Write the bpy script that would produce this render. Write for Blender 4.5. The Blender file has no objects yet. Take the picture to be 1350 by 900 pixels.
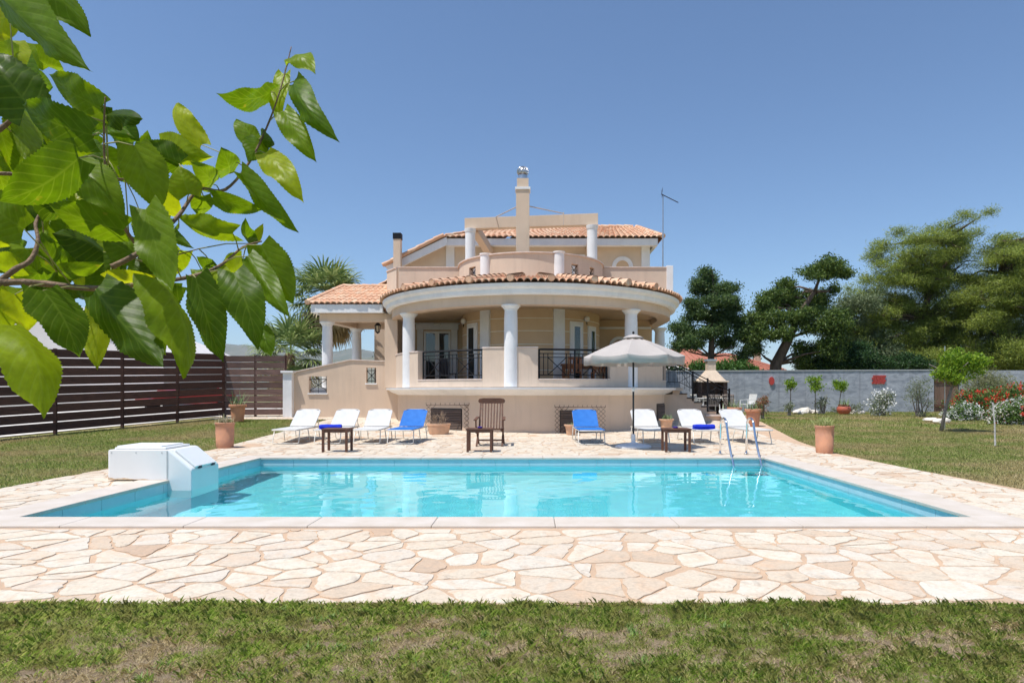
import bpy, bmesh, math, random
import numpy as np
from mathutils import Vector, Matrix
from mathutils.geometry import tessellate_polygon, delaunay_2d_cdt
random.seed(7); RNG = np.random.default_rng(11)
S = bpy.context.scene; COL = S.collection
F, CX, HY, EYE = 850.0, 700.0, 516.0, 1.25
PI = math.pi
def P(px, py, Z): return Vector(((px-CX)*Z/F, Z, EYE+(HY-py)*Z/F))
def X_(px, Z): return (px-CX)*Z/F
def Z_(py, Z): return EYE+(HY-py)*Z/F
def sst(t):
    t = max(0.0, min(1.0, t)); return t*t*(3-2*t)
def T(x, y):
    if x < 0:
        k = sst((-4-x)/4); y0 = 18-5*k; a = .46
    else:
        k = sst((x-4)/4); y0 = 18-2*k; a = .25
    return a*max(0, min(1, (y-y0)/(26-y0)))
# ---------------------------------------------------------------- materials
MATS = {}
def nt(name):
    m = bpy.data.materials.new(name); m.use_nodes = True
    n = m.node_tree; n.nodes.clear()
    out = n.nodes.new('ShaderNodeOutputMaterial')
    return m, n, out
def nd(n, kind, **kw):
    x = n.nodes.new(kind)
    for k, v in kw.items():
        if k in ('inp',):
            for a, b in v.items(): x.inputs[a].default_value = b
        else: setattr(x, k, v)
    return x
KA = 1.27
def rgba(c): return tuple(min(max(v, .84), v*KA) for v in c[:3])+(1,)
def mixc(n, fac, a, b, blend='MIX'):
    x = nd(n, 'ShaderNodeMix', data_type='RGBA', blend_type=blend)
    for i, v in ((0, fac), (6, a), (7, b)):
        if hasattr(v, 'links') or hasattr(v, 'is_linked'): n.links.new(v, x.inputs[i])
        elif isinstance(v, (int, float)): x.inputs[i].default_value = v
        else: x.inputs[i].default_value = rgba(v)
    return x.outputs[2]
def ramp(n, src, pts):
    r = nd(n, 'ShaderNodeValToRGB'); e = r.color_ramp.elements
    while len(e) < len(pts): e.new(.5)
    for i, (p, c) in enumerate(pts):
        e[i].position = p; e[i].color = rgba(c) if not isinstance(c, (int, float)) else (c, c, c, 1)
    n.links.new(src, r.inputs[0]); return r.outputs[0]
def noise(n, vec, scale, detail=4, rough=.55, dist=0):
    x = nd(n, 'ShaderNodeTexNoise'); x.inputs['Scale'].default_value = scale
    x.inputs['Detail'].default_value = detail; x.inputs['Roughness'].default_value = rough
    x.inputs['Distortion'].default_value = dist
    n.links.new(vec, x.inputs['Vector']); return x.outputs['Fac']
def mat(name, col, rough=.7, col2=None, scale=3, detail=5, lo=.35, hi=.65, bump=0, bscale=40, metal=0,
        spec=.3, rnd=0, stretch=None, coat=0, transl=None, streak=0):
    if name in MATS: return MATS[name]
    m, n, out = nt(name)
    tc = nd(n, 'ShaderNodeTexCoord'); vec = tc.outputs['Object']
    if stretch:
        mp = nd(n, 'ShaderNodeMapping'); mp.inputs['Scale'].default_value = stretch
        n.links.new(vec, mp.inputs[0]); vec = mp.outputs[0]
    b = nd(n, 'ShaderNodeBsdfPrincipled')
    b.inputs['Roughness'].default_value = rough; b.inputs['Metallic'].default_value = metal
    b.inputs['Specular IOR Level'].default_value = spec; b.inputs['Coat Weight'].default_value = coat
    c2 = col2 if col2 else tuple(v*.86 for v in col)
    c = mixc(n, ramp(n, noise(n, vec, scale, detail), [(lo, 0), (hi, 1)]), col, c2)
    if streak:      # old rain marks and patchy paint, with shapes of their own
        mp = nd(n, 'ShaderNodeMapping'); mp.inputs['Scale'].default_value = (2.2, 2.2, .22); n.links.new(tc.outputs['Object'], mp.inputs[0])
        s1 = ramp(n, noise(n, mp.outputs[0], 2.6, 6, .65), [(.50, 0), (.72, streak)])
        c = mixc(n, s1, c, tuple(v*.72 for v in col))
        s2 = ramp(n, noise(n, tc.outputs['Object'], .9, 8, .7), [(.55, 0), (.7, streak*.7)])
        c = mixc(n, s2, c, tuple(min(1, v*1.13) for v in col))
    if rnd:
        g = nd(n, 'ShaderNodeNewGeometry')
        r = ramp(n, g.outputs['Random Per Island'], [(0, 1-rnd), (1, 1+rnd)])
        mr = nd(n, 'ShaderNodeMapRange'); n.links.new(g.outputs['Random Per Island'], mr.inputs[0])
        mr.inputs[3].default_value = 1-rnd; mr.inputs[4].default_value = 1+rnd
        hs = nd(n, 'ShaderNodeHueSaturation'); n.links.new(mr.outputs[0], hs.inputs['Value']); n.links.new(c, hs.inputs['Color'])
        c = hs.outputs[0]
    n.links.new(c, b.inputs['Base Color'])
    if bump:
        bp = nd(n, 'ShaderNodeBump'); bp.inputs['Strength'].default_value = bump; bp.inputs['Distance'].default_value = .02
        n.links.new(noise(n, vec, bscale, 4), bp.inputs['Height']); n.links.new(bp.outputs[0], b.inputs['Normal'])
    sh = b.outputs[0]
    if transl:
        tr = nd(n, 'ShaderNodeBsdfTranslucent'); n.links.new(c, tr.inputs[0])
        mx = nd(n, 'ShaderNodeMixShader'); mx.inputs[0].default_value = transl
        n.links.new(sh, mx.inputs[1]); n.links.new(tr.outputs[0], mx.inputs[2]); sh = mx.outputs[0]
    n.links.new(sh, out.inputs[0]); MATS[name] = m; return m
def foliage(name, cols, transl=.35, rough=.5, patch=None, pscale=.6, spec=.3):
    """leaf material: every leaf (mesh island) picks its own tone"""
    m, n, out = nt(name)
    g = nd(n, 'ShaderNodeNewGeometry')
    k = len(cols)
    c = ramp(n, g.outputs['Random Per Island'], [((i/(k-1)), cc) for i, cc in enumerate(cols)])
    if patch:
        tc = nd(n, 'ShaderNodeTexCoord')
        f = ramp(n, noise(n, tc.outputs['Object'], pscale, 3), [(.45, 0), (.6, 1)])
        c = mixc(n, f, c, patch)
    b = nd(n, 'ShaderNodeBsdfPrincipled'); b.inputs['Roughness'].default_value = rough
    b.inputs['Specular IOR Level'].default_value = spec
    n.links.new(c, b.inputs['Base Color'])
    tr = nd(n, 'ShaderNodeBsdfTranslucent'); n.links.new(c, tr.inputs[0])
    mx = nd(n, 'ShaderNodeMixShader'); mx.inputs[0].default_value = transl
    n.links.new(b.outputs[0], mx.inputs[1]); n.links.new(tr.outputs[0], mx.inputs[2])
    n.links.new(mx.outputs[0], out.inputs[0]); MATS[name] = m; return m
# ---------------------------------------------------------------- mesh helpers
def wloc(p):
    v = Vector((0, 0, 0))
    while p: v = v+p.location; p = p.parent
    return v
class MB:
    def __init__(s): s.v = []; s.f = []; s.uv = None
    def add(s, vs, fs):
        k = len(s.v); s.v += [tuple(a) for a in vs]; s.f += [tuple(i+k for i in f) for f in fs]; return s
    def box(s, x0, x1, y0, y1, z0, z1):
        return s.add([(x0,y0,z0),(x1,y0,z0),(x1,y1,z0),(x0,y1,z0),(x0,y0,z1),(x1,y0,z1),(x1,y1,z1),(x0,y1,z1)],
                     [(0,3,2,1),(4,5,6,7),(0,1,5,4),(1,2,6,5),(2,3,7,6),(3,0,4,7)])
    def bar(s, a, b, w, h, up=(0,0,1)):
        a = Vector(a); b = Vector(b); d = (b-a).normalized(); u = Vector(up)
        if abs(d.dot(u)) > .98: u = Vector((0,1,0))
        r = d.cross(u).normalized()*w/2; u = r.cross(d).normalized()*h/2
        vs = [p+x*r+y*u for p in (a, b) for x, y in ((-1,-1),(1,-1),(1,1),(-1,1))]
        return s.add(vs, [(0,1,2,3),(7,6,5,4),(0,4,5,1),(1,5,6,2),(2,6,7,3),(3,7,4,0)])
    def tube(s, pts, r, n=8, caps=True):
        pts = [Vector(p) for p in pts]; k = len(pts); rr = r if isinstance(r, (list, tuple)) else [r]*k
        vs = []; fs = []; prev = None
        for i, p in enumerate(pts):
            d = ((pts[min(i+1,k-1)]-pts[max(i-1,0)])).normalized()
            if prev is None:
                u = Vector((0,0,1)) if abs(d.z) < .9 else Vector((1,0,0))
                a = d.cross(u).normalized()
            else:
                a = (prev-d*prev.dot(d)).normalized()
            prev = a; b = d.cross(a)
            for j in range(n):
                t = 2*PI*j/n; vs.append(p+(a*math.cos(t)+b*math.sin(t))*rr[i])
        for i in range(k-1):
            for j in range(n):
                fs.append((i*n+j, i*n+(j+1)%n, (i+1)*n+(j+1)%n, (i+1)*n+j))
        if caps: fs += [tuple(range(n))[::-1], tuple((k-1)*n+j for j in range(n))]
        return s.add(vs, fs)
    def lathe(s, prof, c=(0,0,0), n=24, sx=1, sy=1):
        vs = [(c[0]+r*math.cos(2*PI*j/n)*sx, c[1]+r*math.sin(2*PI*j/n)*sy, c[2]+z) for r, z in prof for j in range(n)]
        k = len(prof)
        fs = [(i*n+j, i*n+(j+1)%n, (i+1)*n+(j+1)%n, (i+1)*n+j) for i in range(k-1) for j in range(n)]
        if prof[0][0] > 1e-4: fs.append(tuple(range(n))[::-1])
        if prof[-1][0] > 1e-4: fs.append(tuple((k-1)*n+j for j in range(n)))
        return s.add(vs, fs)
    def sweep(s, prof, path):
        """closed profile (r,z) swept along path entries (base x, base y, normal x, normal y)"""
        m = len(prof); vs = []; fs = []
        for bx, by, nx, ny in path:
            for r, z in prof: vs.append((bx+nx*r, by+ny*r, z))
        for i in range(len(path)-1):
            for j in range(m):
                a = i*m+j; b = i*m+(j+1)%m; fs.append((a, a+m, b+m, b))
        fs.append(tuple(range(m))); fs.append(tuple((len(path)-1)*m+j for j in range(m))[::-1])
        return s.add(vs, fs)
    def poly(s, outer, holes, fn, thick):
        """flat 2D polygon with holes, extruded: fn(u, v, t) -> point"""
        loops = [[Vector((a, b, 0)) for a, b in L] for L in [outer]+holes]
        tri = tessellate_polygon(loops); flat = [p for L in loops for p in L]; k = len(flat)
        vs = [fn(p.x, p.y, 0) for p in flat]+[fn(p.x, p.y, thick) for p in flat]
        fs = [tuple(t) for t in tri]+[tuple(i+k for i in t[::-1]) for t in tri]
        o = 0
        for L in loops:
            q = len(L)
            for i in range(q): a = o+i; b = o+(i+1)%q; fs.append((a, b, b+k, a+k))
            o += q
        return s.add(vs, fs)
    def build(s, name, m, parent=None, smooth=False, origin=None, bevel=0, auto=None):
        me = bpy.data.meshes.new(name)
        off = wloc(parent) if parent else Vector(origin or (0,0,0))
        me.from_pydata([(a[0]-off.x, a[1]-off.y, a[2]-off.z) for a in s.v], [], s.f)
        bm = bmesh.new(); bm.from_mesh(me); bmesh.ops.recalc_face_normals(bm, faces=bm.faces); bm.to_mesh(me); bm.free()
        me.materials.append(m)
        if smooth or auto: me.polygons.foreach_set('use_smooth', [True]*len(me.polygons))
        o = bpy.data.objects.new(name, me); COL.objects.link(o)
        if auto:
            me.set_sharp_from_angle(angle=math.radians(auto))
        if parent: o.parent = parent
        else: o.location = off
        if bevel:
            bv = o.modifiers.new('bevel', 'BEVEL'); bv.width = bevel; bv.segments = 2; bv.limit_method = 'ANGLE'
        return o
def npmesh(name, V, counts, m, parent=None, origin=None, smooth=False):
    """V (N,k,3) array: one polygon per row"""
    off = np.array(wloc(parent) if parent else (origin or (0,0,0)), dtype=float)
    N, k = V.shape[0], V.shape[1]
    me = bpy.data.meshes.new(name)
    me.vertices.add(N*k); me.vertices.foreach_set('co', (V.reshape(-1,3)-off).astype(np.float32).ravel())
    me.loops.add(N*k); me.loops.foreach_set('vertex_index', np.arange(N*k, dtype=np.int32))
    me.polygons.add(N); me.polygons.foreach_set('loop_start', (np.arange(N)*k).astype(np.int32))
    me.update(calc_edges=True); me.validate()
    me.materials.append(m)
    o = bpy.data.objects.new(name, me); COL.objects.link(o)
    if parent: o.parent = parent
    else: o.location = Vector(off)
    return o
def npindexed(name, V, Fc, m, parent=None, origin=None, smooth=False):
    """V (N,3), Fc (M,k)"""
    off = np.array(wloc(parent) if parent else (origin or (0,0,0)), dtype=float)
    me = bpy.data.meshes.new(name); M, k = Fc.shape
    me.vertices.add(len(V)); me.vertices.foreach_set('co', (V-off).astype(np.float32).ravel())
    me.loops.add(M*k); me.loops.foreach_set('vertex_index', Fc.astype(np.int32).ravel())
    me.polygons.add(M); me.polygons.foreach_set('loop_start', (np.arange(M)*k).astype(np.int32))
    if smooth: me.polygons.foreach_set('use_smooth', np.ones(M, dtype=bool))
    me.update(calc_edges=True)
    me.materials.append(m)
    o = bpy.data.objects.new(name, me); COL.objects.link(o)
    if parent: o.parent = parent
    else: o.location = Vector(off)
    return o
def tag(o, label, cat, group=None, kind=None):
    if label: o['label'] = label
    if cat: o['category'] = cat
    if group: o['group'] = group
    if kind: o['kind'] = kind
    return o
def thing(name, label, cat, loc=(0,0,0), group=None):
    o = bpy.data.objects.new(name, None); COL.objects.link(o); o.location = loc; o.empty_display_size = .2
    return tag(o, label, cat, group)
def struct(o, label=None):
    o['kind'] = 'structure'
    if label: o['label'] = label
    return o
def dup(root, loc=None, rotz=None, label=None, scale=None):
    def cp(o, par):
        c = o.copy(); COL.objects.link(c); c.parent = par
        for ch in list(o.children): cp(ch, c)
        return c
    r = cp(root, None)
    if loc is not None: r.location = loc
    if rotz is not None: r.rotation_euler = (0,0,rotz)
    if label: r['label'] = label
    if scale: r.scale = (scale, scale, scale)
    return r
def vnoise(x, y, scale, seed=0):
    r = np.random.default_rng(seed).random((256, 256))
    u = x*scale+1000; v = y*scale+1000
    i = np.floor(u).astype(int); j = np.floor(v).astype(int); fu = u-i; fv = v-j
    fu = fu*fu*(3-2*fu); fv = fv*fv*(3-2*fv)
    g = lambda a, b: r[a % 256, b % 256]
    return (g(i,j)*(1-fu)+g(i+1,j)*fu)*(1-fv)+(g(i,j+1)*(1-fu)+g(i+1,j+1)*fu)*fv
Tv = np.vectorize(T)
def unit(a): return a/np.maximum(np.linalg.norm(a, axis=-1, keepdims=True), 1e-9)
def leaves(C, size, aspect=.45, droop=0.0, flat=0.0, jit=.35, fold=.0):
    """diamond leaves at centres C: (N,4,3)"""
    N = len(C); d = RNG.normal(size=(N,3)); d[:,2] *= (1-flat); d[:,2] -= droop; d = unit(d)
    r = unit(np.cross(d, RNG.normal(size=(N,3))))
    if flat: 
        up = np.tile(np.array([0,0,1.0]), (N,1))+RNG.normal(size=(N,3))*.5
        r = unit(np.cross(d, up))
    L = (size*(1+RNG.uniform(-jit, jit, N)))[:,None]; W = L*aspect*.5
    return np.stack([C-d*L*.5, C+r*W-d*L*.08, C+d*L*.5, C-r*W-d*L*.08], axis=1)
def crown_pts(clumps, n, tuft=1, spread=.1, hollow=2.2, flatz=1.0):
    """clumps: (x,y,z,rx,ry,rz). returns (n*tuft,3)"""
    cl = np.array(clumps, dtype=float); vol = (cl[:,3]*cl[:,4]*cl[:,5])**.75; p = vol/vol.sum()
    k = RNG.choice(len(cl), n, p=p); d = unit(RNG.normal(size=(n,3))); rr = RNG.random(n)**(1/hollow)
    # lumpy outline
    lump = 1+.22*np.sin(d[:,0]*5+k)*np.cos(d[:,2]*6+k*2)+.12*np.sin(d[:,1]*11+d[:,2]*9+k*3)
    c = cl[k,:3]+d*cl[k,3:6]*(rr*lump)[:,None]
    if tuft > 1:
        c = np.repeat(c, tuft, axis=0); c = c+RNG.normal(size=c.shape)*spread*np.array([1,1,flatz])
    return c
HAZE = 0.00008
AIR, DUST, OZ, SKYS, SUNS, EXPO, WAMP = 1.0, .1, 4.6, .083, 3.1, 0.8, .34
# ---------------------------------------------------------------- palette
cream = mat('cream_render', (.545,.425,.325), .85, (.505,.39,.295), 1.2, 6, bump=.15, bscale=60, streak=.35)
cream2 = mat('pale_pink_render', (.54,.435,.345), .85, (.50,.40,.315), 1.5, 6, bump=.12, bscale=60, streak=.4)
ochre = mat('ochre_render', (.54,.395,.25), .85, (.50,.36,.225), 1.5, 5, bump=.1, bscale=60)
white = mat('white_plaster', (.66,.66,.66), .7, (.60,.60,.60), 2.5, 6, bump=.08, bscale=50, streak=.3)
coping_m = mat('parapet_marble', (.62,.52,.46), .5, (.5,.42,.37), 5)
iron = mat('black_iron', (.010,.011,.014), .6, spec=.2)
upvc = mat('white_frame', (.75,.76,.77), .35)
darkwood = mat('dark_brown_slat', (.075,.036,.027), .6, (.045,.022,.018), 4, stretch=(1,1,12), bump=.2, bscale=30, rnd=.25)
darkwood2 = mat('weathered_slat', (.15,.09,.075), .7, (.08,.05,.042), 3, stretch=(1,1,14), bump=.2, bscale=30, rnd=.3)
teak = mat('brown_wood', (.115,.055,.035), .55, (.075,.036,.024), 6, stretch=(1,1,6), bump=.15, bscale=40)
porchwood = mat('orange_wood', (.28,.10,.035), .4, (.2,.07,.025), 6)
tile_m = mat('clay_tiles', (.56,.27,.15), .8, (.47,.32,.2), 1.7, 8, lo=.3, hi=.7, bump=.3, bscale=30, rnd=.0)
terracotta = mat('terracotta', (.50,.24,.14), .8, (.40,.20,.13), 5, 6, bump=.15, bscale=30)
terracotta2 = mat('pale_terracotta', (.56,.34,.22), .8, (.46,.29,.19), 5, 6, bump=.15, bscale=30)
redpot = mat('red_clay', (.40,.10,.06), .6, (.33,.09,.06), 6)
sling_w = mat('white_sling', (.47,.47,.465), .75, (.43,.43,.425), 8, bump=.1, bscale=300)
sling_b = mat('blue_sling', (.012,.105,.36), .7, (.018,.125,.40), 8, bump=.1, bscale=300)
tubew = mat('cream_tube', (.60,.58,.53), .35, spec=.5)
towel_m = mat('royal_blue_towel', (.012,.03,.40), .95, (.015,.04,.46), 10, bump=.6, bscale=200)
chrome = mat('chrome', (.72,.73,.74), .15, metal=1)
steel = mat('galvanised_steel', (.45,.46,.48), .35, metal=1)
bark = mat('bark', (.13,.095,.07), .9, (.07,.05,.04), 6, stretch=(1,1,.3), bump=.8, bscale=20)
greybark = mat('grey_bark', (.22,.19,.17), .9, (.14,.12,.11), 8, bump=.5, bscale=30)
pumpwhite = mat('white_fibreglass', (.66,.66,.65), .3, (.63,.63,.62), 2, coat=.1)
canvas = mat('off_white_canvas', (.46,.425,.40), .9, (.43,.395,.37), 4, bump=.15, bscale=150, transl=.25)
rock = mat('limestone', (.62,.58,.52), .9, (.45,.41,.36), 4, 8, bump=1, bscale=8)
soil = mat('soil', (.17,.12,.08), .95, (.11,.075,.05), 8, bump=.5, bscale=30)
def glass_mat():
    m, n, out = nt('window_glass')
    b = nd(n, 'ShaderNodeBsdfPrincipled'); b.inputs['Base Color'].default_value = (.02,.03,.035,1)
    b.inputs['Roughness'].default_value = .03; b.inputs['Specular IOR Level'].default_value = .9
    n.links.new(b.outputs[0], out.inputs[0]); MATS['window_glass'] = m; return m
glass = glass_mat()
# garden wall: brushed grey cement
def cement_mat():
    m, n, out = nt('grey_cement')
    tc = nd(n, 'ShaderNodeTexCoord'); v = tc.outputs['Object']
    mp = nd(n, 'ShaderNodeMapping'); mp.inputs['Scale'].default_value = (1, 1, 2.2); n.links.new(v, mp.inputs[0])
    a = ramp(n, noise(n, mp.outputs[0], 1.6, 8, .7, 1.2), [(.32, (.17,.19,.22)), (.5, (.27,.29,.33)), (.7, (.38,.40,.44))])
    mp2 = nd(n, 'ShaderNodeMapping'); mp2.inputs['Scale'].default_value = (3.5, 1, .15); n.links.new(v, mp2.inputs[0])
    st = ramp(n, noise(n, mp2.outputs[0], 1.5, 4), [(.55, 0), (.75, .5)])
    c = mixc(n, st, a, (.15,.155,.17))
    b = nd(n, 'ShaderNodeBsdfPrincipled'); b.inputs['Roughness'].default_value = .9
    n.links.new(c, b.inputs['Base Color']); n.links.new(b.outputs[0], out.inputs[0]); return m
cement = cement_mat()
# ---------------------------------------------------------------- ground, lawn, patio
PX0, PX1, PY0, PY1 = -5.07, 4.38, 6.32, 12.07      # pool opening
CB = .40                                            # coping width
def lawn_mat():
    m, n, out = nt('lawn_ground')
    tc = nd(n, 'ShaderNodeTexCoord'); v = tc.outputs['Object']
    mp = nd(n, 'ShaderNodeMapping'); mp.inputs['Scale'].default_value = (1,1,1); n.links.new(v, mp.inputs[0])
    big = ramp(n, noise(n, v, .55, 5, .65), [(.36, (.16,.18,.05)), (.5, (.24,.22,.09)), (.63, (.36,.29,.16))])
    fine = ramp(n, noise(n, v, 14, 5, .7), [(.3, .55), (.7, 1.3)])
    c = mixc(n, 1.0, big, fine, 'MULTIPLY')
    b = nd(n, 'ShaderNodeBsdfPrincipled'); b.inputs['Roughness'].default_value = .95; b.inputs['Specular IOR Level'].default_value = .1
    bp = nd(n, 'ShaderNodeBump'); bp.inputs['Strength'].default_value = .9; bp.inputs['Distance'].default_value = .05
    n.links.new(noise(n, v, 30, 5, .7), bp.inputs['Height']); n.links.new(bp.outputs[0], b.inputs['Normal'])
    n.links.new(c, b.inputs['Base Color']); n.links.new(b.outputs[0], out.inputs[0]); return m
lawn_g = lawn_mat()
def soil_near_mat():
    m, n, out = nt('dry_soil_lawn')
    tc = nd(n, 'ShaderNodeTexCoord'); v = tc.outputs['Object']
    a = ramp(n, noise(n, v, 9, 7, .75), [(.3, (.15,.11,.07)), (.5, (.26,.20,.135)), (.7, (.38,.31,.21))])
    b = nd(n, 'ShaderNodeBsdfPrincipled'); b.inputs['Roughness'].default_value = .95; b.inputs['Specular IOR Level'].default_value = .1
    bp = nd(n, 'ShaderNodeBump'); bp.inputs['Strength'].default_value = 1; bp.inputs['Distance'].default_value = .03
    n.links.new(noise(n, v, 60, 5, .7), bp.inputs['Height']); n.links.new(bp.outputs[0], b.inputs['Normal'])
    n.links.new(a, b.inputs['Base Color']); n.links.new(b.outputs[0], out.inputs[0]); return m
def inpoly(p, L):
    x, y = p; c = False; j = len(L)-1
    for i in range(len(L)):
        if (L[i][1] > y) != (L[j][1] > y) and x < (L[j][0]-L[i][0])*(y-L[i][1])/(L[j][1]-L[i][1])+L[i][0]: c = not c
        j = i
    return c
def rectl(x0, x1, y0, y1): return [(x0,y0),(x1,y0),(x1,y1),(x0,y1)]
RB = [(6.45,5.5),(6.3,8.37),(6.18,10.5),(6.2,13.2),(6.6,15.5),(7.0,17.4),(7.6,20.2),(8.2,22.9),(8.3,24.0)]   # right lawn edge
PATIO = [(-30,3.84),(30,3.84),(30,5.6)]
PATIO = [(-6.87,3.80),(6.5,3.80)]+RB+[(-11.2,24.0),(-11.0,21.9),(-6.95,21.9),(-6.87,21.0)]
def cdt_sheet(name, m, outer, holes, zf, step, dz, depth=0):
    pts = []; edges = []
    def loop(L):
        k = len(pts)
        d = []
        for i in range(len(L)):
            a = L[i]; b = L[(i+1)%len(L)]; q = max(1, int(math.dist(a,b)/step))
            d += [(a[0]+(b[0]-a[0])*t/q, a[1]+(b[1]-a[1])*t/q) for t in range(q)]
        pts.extend(Vector(p) for p in d); edges.extend((k+i, k+(i+1)%len(d)) for i in range(len(d)))
    loop(outer)
    for h in holes: loop(h)
    xs = [p[0] for p in outer]; ys = [p[1] for p in outer]
    x = min(xs)+step/2
    while x < max(xs):
        y = min(ys)+step/2
        while y < max(ys):
            if inpoly((x,y), outer) and not any(inpoly((x,y), h) for h in holes): pts.append(Vector((x,y)))
            y += step
        x += step
    r = delaunay_2d_cdt(pts, edges, [], 0, 1e-4)
    V = [(p.x, p.y, zf(p.x,p.y)+dz) for p in r[0]]; fs = []
    for f in r[2]:
        c = sum((r[0][i] for i in f), Vector((0,0)))/len(f)
        if inpoly(c, outer) and not any(inpoly(c, h) for h in holes): fs.append(f)
    mb = MB(); mb.add(V, fs); return mb.build(name, m)
pool_hole = rectl(PX0-.2, PX1+.2, PY0-.2, PY1+.2)
g = cdt_sheet('lawn', lawn_g, rectl(-24, 30, 1.2, 36), [pool_hole], T, .8, -.035)
struct(g)
# wide ground to the horizon (ring round the lawn sheet)
mb = MB(); O = [(-4000,-4000),(4000,-4000),(4000,6000),(-4000,6000)]; I = rectl(-24, 30, 1.2, 36)
def Tz(x, y): return T(x,y)-.035
segI = []
for i in range(4):
    a = I[i]; b = I[(i+1)%4]; q = int(math.dist(a,b)/.8)
    segI += [(a[0]+(b[0]-a[0])*t/q, a[1]+(b[1]-a[1])*t/q) for t in range(q)]
cdx, cdy = 3, 18
ringp = [segI]
for s_ in (1.15, 2, 6, 30, 170): ringp.append([(cdx+(x-cdx)*s_, cdy+(y-cdy)*s_) for x, y in segI])
q = len(segI); V = []
for r_ in ringp:
    for (x, y), (ix, iy) in zip(r_, segI): V.append((x, y, Tz(ix, iy)))
FF = [(k*q+i, k*q+(i+1)%q, (k+1)*q+(i+1)%q, (k+1)*q+i) for k in range(len(ringp)-1) for i in range(q)]
mb.add(V, FF); struct(mb.build('ground', mat('dry_field', (.20,.17,.09), .95, (.13,.14,.06), .05, 8, bump=.3, bscale=5)))
# patio mortar bed
mortar = mat('mortar', (.46,.325,.22), .9, (.39,.28,.195), 2.5, 8, bump=.6, bscale=60)
cop_hole = rectl(PX0-.3, PX1+.3, PY0-.3, PY1+.3)
pb = cdt_sheet('patio', mortar, PATIO, [cop_hole], T, .8, -.004); struct(pb, 'crazy paved stone patio round the pool')
# stones: clipped Voronoi cells, some split again, inset and roughened
def clip(poly, a, b):   # keep left of a->b
    out = []
    for i in range(len(poly)):
        p = poly[i]; r_ = poly[(i+1)%len(poly)]
        sp = (b[0]-a[0])*(p[1]-a[1])-(b[1]-a[1])*(p[0]-a[0]); sr = (b[0]-a[0])*(r_[1]-a[1])-(b[1]-a[1])*(r_[0]-a[0])
        if sp >= 0: out.append(p)
        if (sp > 0 and sr < 0) or (sp < 0 and sr > 0):
            t = sp/(sp-sr); out.append((p[0]+(r_[0]-p[0])*t, p[1]+(r_[1]-p[1])*t))
    return out
def area(poly):
    return sum(poly[i][0]*poly[(i+1)%len(poly)][1]-poly[(i+1)%len(poly)][0]*poly[i][1] for i in range(len(poly)))/2
def inset(poly, d):
    out = poly
    k = len(poly)
    for i in range(k):
        a = poly[i]; b = poly[(i+1)%k]; L = math.dist(a,b)
        if L < 1e-5: continue
        dd = d*random.uniform(.6,1.9); nx, ny = -(b[1]-a[1])/L*dd, (b[0]-a[0])/L*dd
        out = clip(out, (a[0]+nx, a[1]+ny), (b[0]+nx, b[1]+ny))
        if len(out) < 3: return []
    return out
def stones(region, cell, out):
    xs = [p[0] for p in region]; ys = [p[1] for p in region]
    seeds = []; x = min(xs)-cell
    while x < max(xs)+cell:
        y = min(ys)-cell
        while y < max(ys)+cell:
            seeds.append((x+random.uniform(-.62,.62)*cell, y+random.uniform(-.62,.62)*cell)); y += cell
        x += cell
    grid = {}
    for s_ in seeds: grid.setdefault((int(s_[0]//cell), int(s_[1]//cell)), []).append(s_)
    for s_ in seeds:
        poly = [(s_[0]-2*cell,s_[1]-2*cell),(s_[0]+2*cell,s_[1]-2*cell),(s_[0]+2*cell,s_[1]+2*cell),(s_[0]-2*cell,s_[1]+2*cell)]
        gi, gj = int(s_[0]//cell), int(s_[1]//cell)
        for i in range(-3,4):
            for j in range(-3,4):
                for t in grid.get((gi+i,gj+j), ()):
                    if t == s_: continue
                    mx, my = (s_[0]+t[0])/2, (s_[1]+t[1])/2; dx, dy = t[0]-s_[0], t[1]-s_[1]
                    poly = clip(poly, (mx,my), (mx-dy, my+dx))
                    if len(poly) < 3: break
                if len(poly) < 3: break
            if len(poly) < 3: break
        for i in range(len(region)):
            if len(poly) < 3: break
            poly = clip(poly, region[i], region[(i+1)%len(region)])
        if len(poly) < 3: continue
        pieces = [poly]
        for _ in range(2):
            nx_ = []
            for p_ in pieces:
                A = area(p_)
                if A > .13 and random.random() < .5 or A > .3:
                    k = len(p_); i = random.randrange(k); j = (i+k//2)%k; t1, t2 = random.uniform(.2,.8), random.uniform(.2,.8)
                    a = tuple(p_[i][c]+(p_[(i+1)%k][c]-p_[i][c])*t1 for c in (0,1)); b = tuple(p_[j][c]+(p_[(j+1)%k][c]-p_[j][c])*t2 for c in (0,1))
                    A_, B_ = clip(p_, a, b), clip(p_, b, a)
                    nx_ += [x for x in (A_, B_) if len(x) >= 3]
                else: nx_.append(p_)
            pieces = nx_
        for p_ in pieces:
            p_ = inset(p_, .0105)
            if len(p_) < 3 or area(p_) < .006: continue
            per_ = sum(math.dist(p_[i],p_[(i+1)%len(p_)]) for i in range(len(p_)))
            if area(p_)/per_**2 < .028: continue
            # rough outline
            r_ = []
            for i in range(len(p_)):
                a = p_[i]; b = p_[(i+1)%len(p_)]; L = math.dist(a,b)
                if L < .03: r_.append(((a[0]+b[0])/2, (a[1]+b[1])/2)); continue
                cut = min(.012+.035*random.random(), L*.3)/L
                q_ = max(2, int(L/.07))
                for t in range(q_+1):
                    u = cut+(1-2*cut)*t/q_; w = .011 if 0 < t < q_ else .004
                    r_.append((a[0]+(b[0]-a[0])*u+random.uniform(-w,w), a[1]+(b[1]-a[1])*u+random.uniform(-w,w)))
            out.append(r_)
regs = [rectl(-6.87, 6.45, 3.80, PY0-CB-.06), rectl(-6.87, PX0-CB-.02, PY0-CB-.04, PY1+CB)]
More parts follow.
